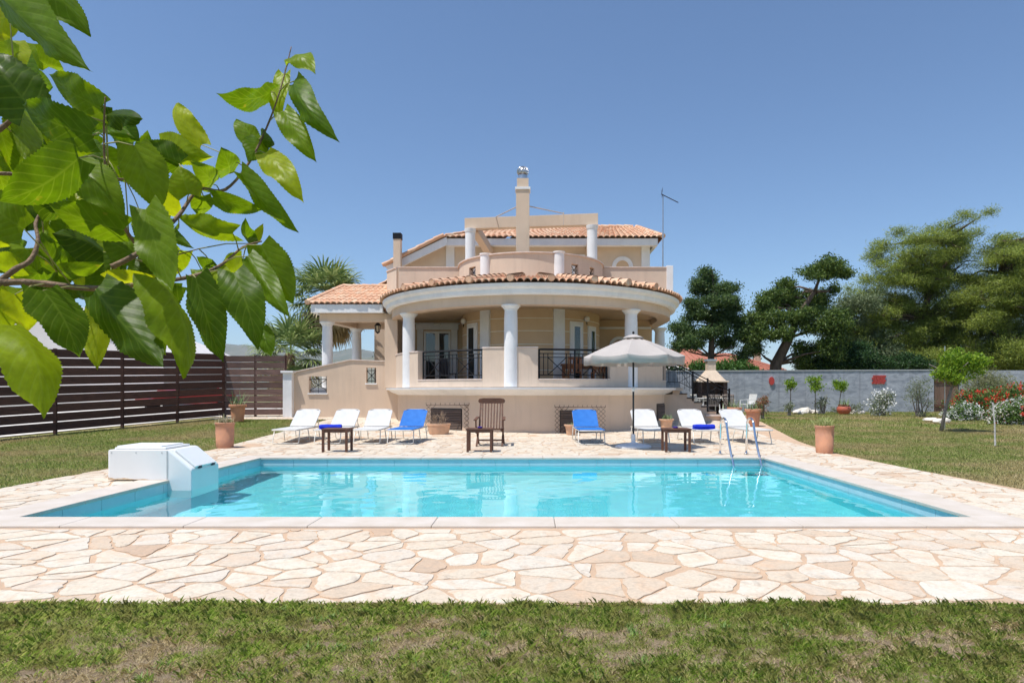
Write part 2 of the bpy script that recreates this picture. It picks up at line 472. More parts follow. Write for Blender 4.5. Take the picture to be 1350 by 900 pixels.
regs += [[(PX1+CB+.02, PY0-CB-.04),(6.42,PY0-CB-.04),(6.3,8.37),(6.18,10.5),(6.19,PY1+CB),(PX1+CB+.02,PY1+CB)]]
regs += [[(-6.87,PY1+CB+.02),(6.18,PY1+CB+.02),(6.22,13.2),(6.6,15.5),(7.0,17.4),(7.6,20.2),(8.2,22.9),(8.25,23.9),(-6.87,23.9)], rectl(-11.0,-6.87,21.95,23.9)]
st = []
for r_ in regs: stones(r_, .32, st)
def stone_mat():
    m, n, out = nt('paving_stone')
    g = nd(n, 'ShaderNodeNewGeometry'); tc = nd(n, 'ShaderNodeTexCoord'); v = tc.outputs['Object']
    base = ramp(n, g.outputs['Random Per Island'], [(0,(.50,.44,.355)),(.25,(.53,.485,.40)),(.45,(.48,.41,.32)),(.62,(.525,.485,.41)),(.8,(.49,.44,.37)),(.95,(.46,.375,.285)),(1,(.40,.29,.205))])
    off = nd(n, 'ShaderNodeVectorMath', operation='ADD'); n.links.new(v, off.inputs[0])
    sc = nd(n, 'ShaderNodeVectorMath', operation='SCALE'); cb = nd(n, 'ShaderNodeCombineXYZ'); 
    for i in range(3): n.links.new(g.outputs['Random Per Island'], cb.inputs[i])
    n.links.new(cb.outputs[0], sc.inputs[0]); sc.inputs['Scale'].default_value = 37; n.links.new(sc.outputs[0], off.inputs[1])
    f1 = ramp(n, noise(n, off.outputs[0], 3.2, 8, .65, 1.5), [(.46, 0), (.68, .65)])
    c = mixc(n, f1, base, (.50,.35,.235))
    f2 = ramp(n, noise(n, off.outputs[0], 9, 8, .75, .6), [(.52, 0), (.68, .6)])
    c = mixc(n, f2, c, (.29,.24,.19))
    f3 = ramp(n, noise(n, off.outputs[0], 40, 4, .7), [(.3, .84), (.7, 1.08)])
    c = mixc(n, 1.0, c, f3, 'MULTIPLY')
    b = nd(n, 'ShaderNodeBsdfPrincipled'); b.inputs['Roughness'].default_value = .75; b.inputs['Specular IOR Level'].default_value = .25
    bp = nd(n, 'ShaderNodeBump'); bp.inputs['Strength'].default_value = .5; bp.inputs['Distance'].default_value = .012
    n.links.new(noise(n, off.outputs[0], 14, 7, .65), bp.inputs['Height']); n.links.new(bp.outputs[0], b.inputs['Normal'])
    n.links.new(c, b.inputs['Base Color']); n.links.new(b.outputs[0], out.inputs[0]); return m
mb = MB()
for r_ in st:
    cx = sum(p[0] for p in r_)/len(r_); cy = sum(p[1] for p in r_)/len(r_); h = random.uniform(.002, .007)
    tx, ty = random.uniform(-.006,.006), random.uniform(-.006,.006); k = len(r_); z0 = T(cx,cy)
    zz = lambda x, y: T(x,y)+h*.7+tx*.5*(x-cx)+ty*.5*(y-cy)
    vs = [(x,y,T(x,y)-.012) for x,y in r_]+[(x,y,zz(x,y)-.004) for x,y in r_]+[(cx+(x-cx)*.985,cy+(y-cy)*.985,zz(x,y)) for x,y in r_]
    fs = [(i,(i+1)%k,k+(i+1)%k,k+i) for i in range(k)]+[(k+i,k+(i+1)%k,2*k+(i+1)%k,2*k+i) for i in range(k)]+[tuple(2*k+i for i in range(k))]
    mb.add(vs, fs)
paving = mb.build('paving', stone_mat()); struct(paving, 'irregular cream paving stones set in pink mortar')
# coping: smooth white concrete slabs with fine joints
cop = mat('pool_coping', (.485,.435,.385), .6, (.43,.375,.315), 3, 8, bump=.1, bscale=80)
mb = MB(); e = .03
def ringseg(x0,x1,y0,y1): mb.box(x0,x1,y0,y1,-.022,.020)
n_ = 9
L = PX1-PX0+2*CB
for i in range(n_):
    a = PX0-CB+L*i/n_; b = PX0-CB+L*(i+1)/n_
    ringseg(a+.002,b-.002,PY0-CB,PY0+e); ringseg(a+.002,b-.002,PY1-e,PY1+CB)
for i in range(6):
    a = PY0+e+(PY1-PY0-2*e)*i/6; b = PY0+e+(PY1-PY0-2*e)*(i+1)/6
    ringseg(PX0-CB,PX0+e,a+.002,b-.002); ringseg(PX1-e,PX1+CB,a+.002,b-.002)
pc = mb.build('pool_coping', cop, bevel=.008)
# pool shell
def liner_mat():
    m, n, out = nt('pool_liner')
    tc = nd(n, 'ShaderNodeTexCoord'); v = tc.outputs['Object']
    c = mixc(n, ramp(n, noise(n, v, 3, 4), [(.3,0),(.7,1)]), POOLC, tuple(x*.93 for x in POOLC))
    b = nd(n, 'ShaderNodeBsdfPrincipled'); b.inputs['Roughness'].default_value = .6
    n.links.new(c, b.inputs['Base Color']); n.links.new(b.outputs[0], out.inputs[0]); return m
POOLC = (.17,.64,.735)
PD = 1.45
shell = thing('swimming_pool', 'rectangular turquoise swimming pool with pale stone coping in front of villa', 'swimming pool', (0,9.2,0))
pc.parent = shell; pc.location = -shell.location
mb = MB(); x0,x1,y0,y1 = PX0,PX1,PY0,PY1
mb.add([(x0,y0,-PD),(x1,y0,-PD),(x1,y1,-PD),(x0,y1,-PD),(x0,y0,-.023),(x1,y0,-.023),(x1,y1,-.023),(x0,y1,-.023)],
       [(0,1,2,3),(0,4,5,1),(1,5,6,2),(2,6,7,3),(3,7,4,0)])
basin = mb.build('basin', liner_mat(), shell)
# waterline tile band: large pale grey-blue tiles
tileband = mat('waterline_tile', (.38,.50,.54), .25, (.33,.46,.51), 6, spec=.5)
mb = MB()
def band(a, b, n, nx, ny):
    for i in range(n):
        p = (a[0]+(b[0]-a[0])*i/n, a[1]+(b[1]-a[1])*i/n); q_ = (a[0]+(b[0]-a[0])*(i+1)/n, a[1]+(b[1]-a[1])*(i+1)/n)
        L = math.dist(p,q_); ux, uy = (q_[0]-p[0])/L*.003, (q_[1]-p[1])/L*.003
        p = (p[0]+ux,p[1]+uy); q_ = (q_[0]-ux,q_[1]-uy); d = .012
        mb.add([(p[0],p[1],-.30),(q_[0],q_[1],-.30),(q_[0],q_[1],-.024),(p[0],p[1],-.024),
                (p[0]+nx*d,p[1]+ny*d,-.30),(q_[0]+nx*d,q_[1]+ny*d,-.30),(q_[0]+nx*d,q_[1]+ny*d,-.024),(p[0]+nx*d,p[1]+ny*d,-.024)],
               [(4,5,6,7),(0,1,5,4),(2,3,7,6),(0,4,7,3),(1,2,6,5)])
band((x0,y1),(x1,y1),15,0,-1); band((x0,y0),(x1,y0),15,0,1); band((x0,y0),(x0,y1),9,1,0); band((x1,y0),(x1,y1),9,-1,0)
mb.build('tile_band', tileband, shell)
# ---------------------------------------------------------------- water surface (real ripples, refracting)
WZ = -.125
def water_mat():
    m, n, out = nt('pool_water')
    gl = nd(n, 'ShaderNodeBsdfGlass'); gl.inputs['IOR'].default_value = 1.33; gl.inputs['Roughness'].default_value = 0
    gl.inputs['Color'].default_value = (.93,1,1,1)
    n.links.new(gl.outputs[0], out.inputs[0]); return m
nx_, ny_ = 240, 150
xs = np.linspace(PX0-.02, PX1+.02, nx_); ys = np.linspace(PY0-.02, PY1+.02, ny_)
gx, gy = np.meshgrid(xs, ys)
hz = np.zeros_like(gx)
rr = np.random.default_rng(5)
for i in range(46):
    th = rr.uniform(0, 2*PI); wl = rr.uniform(.10, .5); k_ = 2*PI/wl
    hz += wl*.0011*np.sin(k_*(gx*math.cos(th)+gy*math.sin(th))+rr.uniform(0,6.28))*(1 if wl > .3 else .7)
hz *= .55+.9*vnoise(gx, gy, .35, 3)
V = np.stack([gx, gy, WZ+hz*WAMP], -1).reshape(-1,3)
ii = (np.arange(ny_-1)[:,None]*nx_+np.arange(nx_-1)[None,:]).ravel()
Fc = np.stack([ii, ii+1, ii+nx_+1, ii+nx_], 1)
water = npindexed('pool_water', V, Fc, water_mat(), smooth=True); struct(water, 'clear turquoise pool water with fine ripples')
water.cycles.is_caustics_caster = True; basin.cycles.is_caustics_receiver = True
# ---------------------------------------------------------------- pool furniture
# ladder
lad = thing('pool_ladder', 'chrome pool ladder with two arched handrails on far pool edge', 'pool ladder', (4.02, 12.4, 0))
def rail(x):
    pts = [(x,12.82,.0),(x,12.80,.35),(x,12.77,.55)]
    for i in range(9):
        t = PI*i/8; pts.append((x, 12.58+.19*math.cos(t), .60+.13*math.sin(t)))
    pts += [(x,12.30,.38),(x,12.10,.05),(x,11.93,-.16),(x,11.88,-.4),(x,11.88,-.95)]
    return MB().tube(pts, .022, 12)
for x in (3.76, 4.28):
    rail(x).build('handrail', chrome, lad, smooth=True)
    MB().lathe([(.0,.028),(.045,.026),(.05,.02)], (x,12.82,.0), 16).build('flange', chrome, lad, smooth=True)
for z in (-.38,-.66,-.92):
    MB().box(3.77,4.27,11.84,11.92,z-.012,z+.012).build('rung', chrome, lad, bevel=.004)
# pump box over the pool edge
pbx = thing('pool_filter_box', 'white fibreglass pool filter housing with lids, straddling the pool corner edge', 'filter box', (-5.3,9.35,0))
YA, YB = 8.98, 9.75
MB().poly([(-5.90,.02),(-5.09,.02),(-5.05,-.75),(-4.72,-.75),(-4.72,.17),(-5.05,.44),(-5.90,.44)], [], lambda u,v,t: (u, YA+t, v), YB-YA).build('body', pumpwhite, pbx, bevel=.025)
# flat lid on top and its raised panel
a = MB().box(-5.84,-5.12,YA+.06,YB-.06,.442,.470); ld = a.build('lid', pumpwhite, pbx, bevel=.012)
MB().box(-5.83,-5.20,YA+.10,YB-.10,.471,.488).build('lid_panel', mat('pale_grey_plastic', (.66,.68,.69), .4), pbx, bevel=.006)
d = Vector((.33,0,-.27)).normalized(); nrm = Vector((.27,0,.33)).normalized()
o_ = Vector((-5.02,0,.44-.025))+nrm*.004
mb = MB(); vs = []
for t in (0,.03):
    for s_, y in ((.0,YA+.09),(.38,YA+.09),(.38,YB-.09),(.0,YB-.09)):
        p = o_+d*s_+nrm*t; vs.append((p.x, y, p.z))
mb.add(vs, [(0,1,2,3),(4,7,6,5),(0,4,5,1),(1,5,6,2),(2,6,7,3),(3,7,4,0)]); mb.build('sloping_lid', pumpwhite, pbx, bevel=.008)
MB().box(-5.075,-5.055,YA-.004,YA-.0005,-.10,.425).build('panel_seam', mat('seam_grey', (.42,.43,.43), .6), pbx)
for x_ in (-5.84,-5.5,-5.14):
    MB().tube([(x_,YA-.004,.40),(x_,YA+.0,.40)],.009,10).build('screw', steel, pbx)
MB().poly([(-5.89,.024),(-5.30,.024),(-5.38,.036),(-5.52,.030),(-5.66,.050),(-5.80,.040),(-5.89,.062)],[],lambda u,v,t:(u,YA-.0015+t,v),.001).build('rust_stain', mat('rust_stain', (.46,.30,.16), .8, (.58,.48,.36), 20), pbx)
hm = mat('dark_hinge', (.04,.05,.06), .5)
for y in (YA+.2, YB-.2):
    p = o_+d*.385; MB().box(p.x-.015,p.x+.02,y-.035,y+.035,p.z-.01,p.z+.025).build('hinge', hm, pbx)
# ---------------------------------------------------------------- sun loungers
def make_lounger(fab, label, backang=37):
    r = thing('sun_lounger', label, 'sun lounger', (0,0,0), 'sun loungers lined up along the far side of the pool')
    w = .30; zs = .33
    a = math.radians(backang); hy = 1.22; L = .72
    # frame rails
    f = MB()
    f.tube([(-w,hy+.52,zs),(-w,.05,zs),(-w+.05,0,zs),(w-.05,0,zs),(w,.05,zs),(w,hy+.52,zs)], .0135, 8)
    f.tube([(-w,hy+.5,zs),(w,hy+.5,zs)], .0135, 8)
    f.tube([(-w,hy,zs),(w,hy,zs)], .012, 8)
    f.build('frame', tubew, r, smooth=True)
    b = MB(); c, s_ = math.cos(a), math.sin(a); q = lambda x, t: (x, hy+t*c, zs+.01+t*s_)
    b.tube([q(-w,0),q(-w,L-.10),q(-w+.03,L-.03),q(-w+.10,L),q(w-.10,L),q(w-.03,L-.03),q(w,L-.10),q(w,0)], .0135, 8)
    b.build('back_frame', tubew, r, smooth=True)
    # cloth: slightly sagging strips with thickness
    def cloth(fn, n, name):
        mb = MB(); vs = []; m_ = 8
        for i in range(n+1):
            for j in range(m_+1):
                u = -1+2*j/m_; vs.append(fn(u, i/n, 0))
        k = len(vs)
        vs += [Vector(fn(u, i/n, .008)) for i in range(n+1) for u in [-1+2*j/m_ for j in range(m_+1)]]
        fs = []
        for i in range(n):
            for j in range(m_):
                q_ = i*(m_+1)+j; fs += [(q_,q_+1,q_+m_+2,q_+m_+1),(k+q_,k+q_+m_+1,k+q_+m_+2,k+q_+1)]
        for j in range(m_): fs += [(j,k+j,k+j+1,j+1),(n*(m_+1)+j,n*(m_+1)+j+1,k+n*(m_+1)+j+1,k+n*(m_+1)+j)]
        for i in range(n): 
            q_ = i*(m_+1); fs += [(q_,q_+m_+1,k+q_+m_+1,k+q_),(q_+m_,k+q_+m_,k+q_+2*m_+1,q_+2*m_+1)]
        mb.add(vs, fs); return mb.build(name, fab, r, smooth=False, auto=40)
    cloth(lambda u,t,h: (u*(w+.012), .03+t*(hy-.04), zs+.014+h-.03*(1-u*u)*math.sin(PI*min(1,t*1.1))), 8, 'seat_cloth')
    def bk(u, t, h):
        tt = .02+t*(L-.03); wid = (w+.012)
        if t > .9: wid -= (t-.9)*.9
        sg = .025*(1-u*u)*math.sin(PI*t)
        p = Vector(q(u*wid, tt)); return p+Vector((0,-s_,c))*(.014+h-sg)
    cloth(bk, 10, 'backrest')
    # triangular hand cut-outs shown as dark webbing corners
    for sx in (-1,1):
        p = [Vector(bk(sx*.90,.965,.0102)), Vector(bk(sx*.70,.985,.0102)), Vector(bk(sx*.92,.90,.0102))]
        MB().add([p[0],p[1],p[2]]+[v+Vector((0,-s_,c))*.002 for v in p],[(0,1,2),(5,4,3),(0,3,4,1),(1,4,5,2),(2,5,3,0)]).build('corner_slot', iron, r)
    # legs: two bent hoops front, one rear, with splayed V shape
    for y, sp in ((.22,-.12),(.78,.12),(1.55,.14)):
        for sx in (-1,1):
            MB().tube([(sx*w,y,zs-.005),(sx*(w+.01),y+sp*.6,.12),(sx*(w+.01),y+sp*.9,.03),(sx*(w-.03),y+sp,.013),(sx*(w-.12),y+sp,.013)], .012, 8).build('leg', tubew, r, smooth=True)
        if y < .3: MB().tube([(-w+.1,y+sp,.013),(w-.1,y+sp,.013)], .011, 6).build('foot_bar', tubew, r, smooth=True)
    # back support strut
    for sx in (-1,1):
        MB().tube([q(sx*(w-.02),.42),(sx*(w-.02),hy+.46,zs)], .009, 6).build('strut', tubew, r, smooth=True)
    return r
wl = make_lounger(sling_w, 'white sun lounger nearest the white pool filter box, leftmost of the row')
bl = make_lounger(sling_b, 'blue sun lounger left of the wooden deck chair')
specs = [(374,15.2,wl,.0,None),
 (429,15.2,wl,-.03,'white sun lounger with rolled blue towel, behind the left side table'),
 (482,15.2,wl,.03,'white sun lounger between the towel lounger and the blue one, empty'),
 (526,15.15,bl,-.05,None),
 (781,15.0,bl,.03,'blue sun lounger beside the parasol pole, facing the pool'),
 (867,15.1,wl,.04,'white sun lounger shaded by the parasol, behind its pole'),
 (934,15.1,wl,.02,'white sun lounger with blue towel, behind the chrome ladder'),
 (1004,15.1,wl,.12,'white sun lounger at the right end of the row, beyond the ladder')]
first = set(); LG = []
for px, Y, proto, rz, lab in specs:
    x = X_(px, Y)
    if lab is None: o = proto; o.location = (x,Y,T(x,Y)+.006); o.rotation_euler = (0,0,rz)
    else: o = dup(proto, (x,Y,T(x,Y)+.006), rz, lab)
    LG.append(o)
def towel(lg, u, v, label, ang):
    o = MB()
    pts = []; n = 14
    # folded roll: layered ellipse with waviness
    vs = []; m_ = 16
    for i in range(n+1):
        t = -1+2*i/n; e = .86 if abs(t) > .98 else 1
        for j in range(m_):
            a = 2*PI*j/m_; wob = 1+.06*math.sin(3*a+i*.7)+random.uniform(-.02,.02)
            vs.append((t*.26, math.cos(a)*.085*wob*e, .062+math.sin(a)*.055*wob*e))
    fs = [(i*m_+j, i*m_+(j+1)%m_, (i+1)*m_+(j+1)%m_, (i+1)*m_+j) for i in range(n) for j in range(m_)]
    fs += [tuple(range(m_))[::-1], tuple(n*m_+j for j in range(m_))]
    o.add(vs, fs); o.add([(-.25,-.12,.004),(.27,-.12,.004),(.27,.13,.004),(-.25,.13,.004),(-.25,-.12,.022),(.27,-.12,.022),(.27,.13,.022),(-.25,.13,.022)],[(0,3,2,1),(4,5,6,7),(0,1,5,4),(1,2,6,5),(2,3,7,6),(3,0,4,7)])
    t = o.build('beach_towel', towel_m, auto=40); M = Matrix.Rotation(lg.rotation_euler.z, 4, 'Z')
    t.location = lg.location+(M@Vector((u, v, .335))); t.rotation_euler = (0,0,ang+lg.rotation_euler.z)
    tag(t, label, 'towel', 'blue towels on loungers')
towel(LG[1], -.02, .42, 'royal blue towel lying on the white lounger behind the left side table', .1)
towel(LG[6], .05, .55, 'royal blue towel rolled on the white lounger behind the ladder', .05)
# ---------------------------------------------------------------- side tables
def make_table(label):
    r = thing('side_table', label, 'side table', (0,0,0), 'small brown wooden side tables by the pool')
    w, d, h = .27, .22, .48
    tp = MB()
    for i in range(5): y = -d+2*d*i/5; tp.box(-w-.01,w+.01,y+.004,y+2*d/5-.004,h-.025,h)
    tp.build('tabletop', teak, r, bevel=.003)
    ap = MB()
    for y in (-d+.03,d-.03): ap.box(-w+.02,w-.02,y-.01,y+.01,h-.08,h-.026)
    for x in (-w+.03,w-.03): ap.box(x-.01,x+.01,-d+.04,d-.04,h-.08,h-.026)
    ap.build('apron', teak, r)
    for sx in (-1,1):
        for sy in (-1,1):
            MB().box(sx*(w-.03)-.024,sx*(w-.03)+.024,sy*(d-.03)-.024,sy*(d-.03)+.024,0,h-.026).build('leg', teak, r, bevel=.003)
    return r
tb = make_table('brown wooden side table between white loungers, nothing on it')
for i, (px, lab) in enumerate(((445,None),(633,'brown wooden side table in front of the wooden deck chair'),(891,'brown wooden side table right of the parasol base'))):
    Y = 13.45; x = X_(px, Y)
    if i == 0: tb.location = (x,Y,.008)
    else: dup(tb, (x,Y,.008), 0, lab)
    if i:
        y0 = Y-.05
        a = MB().lathe([(.0,.0),(.045,0),(.055,.035),(.048,.035),(.04,.01),(.0,.01)], (0,0,0), 20).build('ashtray', mat('purple_glass', (.05,.02,.22), .15, spec=.7), None, smooth=True)
        a.location = (x+(.0 if i == 1 else -.02), y0, .489); tag(a, 'small purple ashtray on the side table '+('before the deck chair' if i == 1 else 'beside the parasol'), 'ashtray', 'ashtrays on side tables')
# ---------------------------------------------------------------- slatted deck chair
dc = thing('deck_chair', 'dark wooden slatted deck chair with high back near the pool', 'deck chair', (X_(646,14.9),15.0,0))
bx_, by_ = dc.location.x, dc.location.y
def L(x,y,z): return (bx_+x, by_+y, z)
zs = .40; w = .27
sl = MB()
for i in range(8): y = -.30+.068*i; sl.bar(L(-w,y,zs-.02*i*.3),L(w,y,zs-.02*i*.3),.05,.018)
sl.build('seat', teak, dc)
bk = MB()
top = lambda x: (x*.95, .55, 1.0)
for i in range(7):
    x = -.225+.075*i; bk.bar(L(x*.9,.22,zs-.03),L(*top(x)),.034,.016,(0,1,0))
bk.build('backrest', teak, dc)
for sx in (-1,1):
    MB().bar(L(sx*.27,.20,zs-.06),L(sx*.26,.55,1.0),.04,.028,(0,1,0)).build('back_post', teak, dc)
vs = [L(x,.54+dy,z) for dy in (-.016,.018) for x,z in ((-.27,.965),(-.31,.985),(-.325,1.03),(-.30,1.075),(-.2,1.095),(.2,1.095),(.30,1.075),(.325,1.03),(.31,.985),(.27,.965))]
MB().add(vs,[tuple(range(10)),tuple(range(10,20))[::-1]]+[(i,(i+1)%10,10+(i+1)%10,10+i) for i in range(10)]).build('top_rail', teak, dc, bevel=.005)
for sx in (-1,1):
    MB().bar(L(sx*.33,-.33,zs+.20),L(sx*.31,.34,zs+.25),.065,.022).build('armrest', teak, dc)
    MB().bar(L(sx*.31,-.30,zs+.19),L(sx*.31,-.22,zs-.1),.032,.03).build('arm_post', teak, dc)
    MB().bar(L(sx*.29,-.36,.008),L(sx*.29,.30,zs-.02),.04,.03).build('leg', teak, dc)
    MB().bar(L(sx*.30,.42,.008),L(sx*.30,-.28,zs+.03),.04,.03).build('leg', teak, dc)
    MB().bar(L(sx*.255,-.34,zs-.005),L(sx*.255,.26,zs-.07),.03,.05).build('side_rail', teak, dc)
st_ = MB()
for i in range(4): st_.bar(L(-.28,-.25+.1*i,.13),L(.28,-.25+.1*i,.13),.04,.014)
st_.build('lower_slats', teak, dc)
# ---------------------------------------------------------------- parasol
UX, UY = X_(835,14.35), 14.35
pa = thing('parasol', 'open off white octagonal parasol with valance on a dark pole', 'parasol', (UX,UY,0))
MB().lathe([(.0,0),(.40,0),(.405,.03),(.36,.06),(.12,.10),(.05,.12),(.045,.3),(.0,.3)], (UX,UY,.006), 8).build('base', mat('white_concrete', (.72,.72,.72), .8), pa)
MB().tube([(UX,UY,.1),(UX,UY,2.44)], .021, 12).build('pole', mat('dark_pole', (.03,.035,.04), .4), pa, smooth=True)
def canopy():
    mb = MB(); vs = []; fs = []; n = 8; R = 1.12; zt, ze = 2.47, 2.03; rad = [.14,.35,.6,.85,1.0]; sub = 6
    rings = []
    for k, t in enumerate(rad+[1.0]):
        ring = []
        for i in range(n*sub):
            a0 = 2*PI*(i//sub)/n+PI/8+.13; a1 = a0+2*PI/n; u = (i % sub)/sub
            p = Vector((math.cos(a0),math.sin(a0)))*(1-u)+Vector((math.cos(a1),math.sin(a1)))*u
            sag = -.045*math.sin(PI*u)*t*(1-.2*t)
            z = zt+(ze-zt)*(t**1.22)+sag
            if k < 5: q = p*R*t*(1-.03*math.sin(PI*u)*t)
            else:
                z -= .19-.04*math.sin(PI*u); q = p*R*(1.01+.02*math.sin(PI*u*2+i))
                z += .01*math.sin(i*1.7)
            ring.append((UX+q.x, UY+q.y, z))
        rings.append(ring)
    m = n*sub
    for r in rings: vs += r
    for k in range(len(rings)-1):
        for i in range(m): fs.append((k*m+i,k*m+(i+1)%m,(k+1)*m+(i+1)%m,(k+1)*m+i))
    mb.add(vs, fs); return mb
cnp = canopy().build('canopy', canvas, pa, auto=25)
sd = cnp.modifiers.new('thick', 'SOLIDIFY'); sd.thickness = .004
vt = MB(); vt.lathe([(.0,2.52),(.10,2.505),(.22,2.455),(.225,2.435)], (UX,UY,0), 8); v_ = vt.build('vent_cap', canvas, cnp, auto=25); sd = v_.modifiers.new('thick','SOLIDIFY'); sd.thickness = .004
MB().lathe([(.0,.0),(.02,0),(.028,.03),(.018,.055),(.0,.06)], (UX,UY,2.53), 12).build('finial', iron, pa, smooth=True)
for i in range(8):
    a = 2*PI*i/8+PI/8+.13; c, s_ = math.cos(a), math.sin(a)
    rb = MB().tube([(UX+c*.03,UY+s_*.03,2.44),(UX+c*.6,UY+s_*.6,2.24),(UX+c*1.10,UY+s_*1.10,2.0)], .009, 6).build('rib', iron, pa)
    MB().tube([(UX+c*.03,UY+s_*.03,2.0),(UX+c*.58,UY+s_*.58,2.22)], .007, 6).build('strut', iron, rb)
MB().lathe([(.0,0),(.04,0),(.04,.08),(.0,.08)], (UX,UY,1.97), 12).build('runner', iron, pa, smooth=True)
MB().tube([(UX,UY,1.30),(UX+.07,UY-.03,1.30),(UX+.07,UY-.03,1.24)], .01, 6).build('crank_handle', upvc, pa)
MB().lathe([(.0,0),(.035,0),(.035,.1),(.0,.1)], (UX,UY,1.25), 10).build('crank_housing', upvc, pa, smooth=True)
# ---------------------------------------------------------------- the villa
DY = 23.7
villa = thing('villa', 'cream two storey villa with round colonnaded porch, tiled roofs and tall chimney', 'villa', (0, DY, 0))
def arc(a0, a1, n=48):
    return [(0, DY, math.sin(math.radians(a0+(a1-a0)*i/n)), -math.cos(math.radians(a0+(a1-a0)*i/n))) for i in range(n+1)]
def phi(px, R):
    k = (px-CX)/F; A = 1+k*k; d = DY*DY-A*(DY*DY-R*R)
    Y = (DY-math.sqrt(max(0,d)))/A; return math.degrees(math.asin(max(-1,min(1,k*Y/R))))
def ring(r0, r1, z0, z1, a0, a1, n=48, pre=(), post=()):
    return MB().sweep([(r0,z0),(r1,z0),(r1,z1),(r0,z1)], list(pre)+arc(a0,a1,n)+list(post))
def B(mb, name, m, **k): return mb.build(name, m, villa, **k)
straightR = [(0, y, 1, 0) for y in (25.5, 28.2)]
straightL = [(0, y, -1, 0) for y in (26.0, 24.6)]
# basement curved wall
B(ring(4.2, 4.8, -.3, 1.15, -90, 90, 64, [(0,24.6,-1,0)], [(0,27.5,1,0)]), 'basement_wall', cream, auto=30)
# window recess frames in basement: dark louvred windows standing just proud of the curve
def curved_panel(a0, a1, z0, z1, r, th, name, m, par=villa, n=8):
    return ring(r, r+th, z0, z1, a0, a1, n).build(name, m, par, auto=30)
louvre = mat('dark_brown_shutter', (.14,.10,.08), .6, rnd=.2)
for pa_, pb_, z0, z1 in ((568,609,.10,.74),(738,786,.02,.70),(866,876,.30,.85)):
    a0, a1 = phi(pa_,4.81), phi(pb_,4.81)
    fr = curved_panel(a0, a1, z0, z1, 4.79, .02, 'basement_window', mat('window_dark', (.03,.025,.022), .5))
    k = 0; lm = MB(); z = z0+.03
    while z < z1-.03:
        lm.sweep([(4.812,z),(4.835,z-.012),(4.835,z+.012),(4.812,z+.03)], arc(a0+.3,a1-.3,8)); z += .05
    lm.build('louvres', louvre, fr)
# balcony slab with moulded edge
slabp = [(4.0,1.14),(4.82,1.14),(4.86,1.17),(4.93,1.19),(5.02,1.23),(5.10,1.29),(5.19,1.31),(5.20,1.37),(4.0,1.385)]
B(MB().sweep(slabp, [(0,24.6,-1,0)]+arc(-90,90,72)+[(0,24.1,1,0)]), 'balcony_cornice', white, auto=30)
fl = MB().sweep([(.01,1.30),(4.5,1.30),(4.5,1.392),(.01,1.392)], arc(-90,90,32)); B(fl, 'porch_floor', mat('porch_paving', (.5,.42,.34), .6))
B(MB().box(-5.1,5.6,23.72,28,1.28,1.39), 'rear_porch_floor', mat('porch_paving', (.5,.42,.34), .6))
# parapets and kerb (centre radius 4.75)
R0, R1 = 4.62, 4.86
CPX = 673.0
segs = [(-90, phi(553,4.8), 2.50), (phi(637,4.8), phi(709,4.8), 2.53), (phi(803,4.8), 66, 2.50), (78, 90, 2.5)]
for a0, a1, zt in segs:
    w_ = ring(R0, R1, 1.386, zt, a0, a1, 20); p_ = B(w_, 'parapet', cream2, auto=30)
    ring(R0-.02, R1+.02, zt+.002, zt+.035, a0-.15, a1+.15, 20).build('parapet_coping', coping_m, p_, auto=30)
for a0, a1 in ((phi(553,4.8), phi(637,4.8)), (phi(709,4.8), phi(803,4.8)), (66,78)):
    k_ = B(ring(R0, R1, 1.386, 1.60, a0+.02, a1-.02, 16), 'kerb', cream2, auto=30)
    ring(R0-.02, R1+.02, 1.602, 1.63, a0+.2, a1-.2, 16).build('kerb_coping', coping_m, k_, auto=30)
def pt(a, r, z): a = math.radians(a); return (r*math.sin(a), DY-r*math.cos(a), z)
def railing(a0, a1, r=4.74, z0=1.66, z1=2.50, panels=2):
    mb = MB(); n = 16
    def crv(z, rad, aa=a0, bb=a1): mb.tube([pt(aa+(bb-aa)*i/n, r, z) for i in range(n+1)], rad*1.3, 6)
    crv(z1-.01, .024); crv(z1-.13, .011); crv(z1-.24, .010); crv(z0+.08, .012)
    for k in range(panels+1):
        a = a0+(a1-a0)*k/panels; mb.tube([pt(a,r,z0-.03),pt(a,r,z1)], .028, 6)
    for k in range(panels):
        b0 = a0+(a1-a0)*k/panels; b1 = a0+(a1-a0)*(k+1)/panels; d = (b1-b0)
        for t in (.12,.24,.76,.88): mb.tube([pt(b0+d*t,r,z0+.08),pt(b0+d*t,r,z1-.13)], .012, 5)
        for t0, t1 in ((.24,.76),(.76,.24)): mb.tube([pt(b0+d*(t0+(t1-t0)*i/4),r,z0+.08+(z1-.32-z0)*i/4) for i in range(5)], .013, 5)
    return mb
B(railing(phi(556,4.8), phi(635,4.8)), 'railing', iron)
B(railing(phi(711,4.8), phi(801,4.8)), 'railing', iron)
B(railing(66.8, 77.2, panels=1), 'railing', iron)
# columns
def column(x, y, z0, z1, r=.205, base=True):
    p = [(r,z0),(r*1.0,z0+.4),(r*.97,z1-.45),(r*.9,z1-.16),(r*.96,z1-.15),(r*.96,z1-.12),(r*1.02,z1-.12),(r*1.3,z1-.045),(r*1.42,z1-.04),(r*1.42,z1)]
    return MB().lathe([(.0,z0)]+p+[(.0,z1)], (x,y,0), 32)
def colrim(px, R=4.8):
    a = phi(px, R); q = pt(a, R, 0); return q[0], q[1]
for px in (673.5, 539, 832): x, y = colrim(px); B(column(x,y,1.386,3.785), 'column', white, auto=40)
B(column(5.15,25.8,1.386,3.785), 'column', white, auto=40)
x, y = pt(-84,4.62,0)[:2]
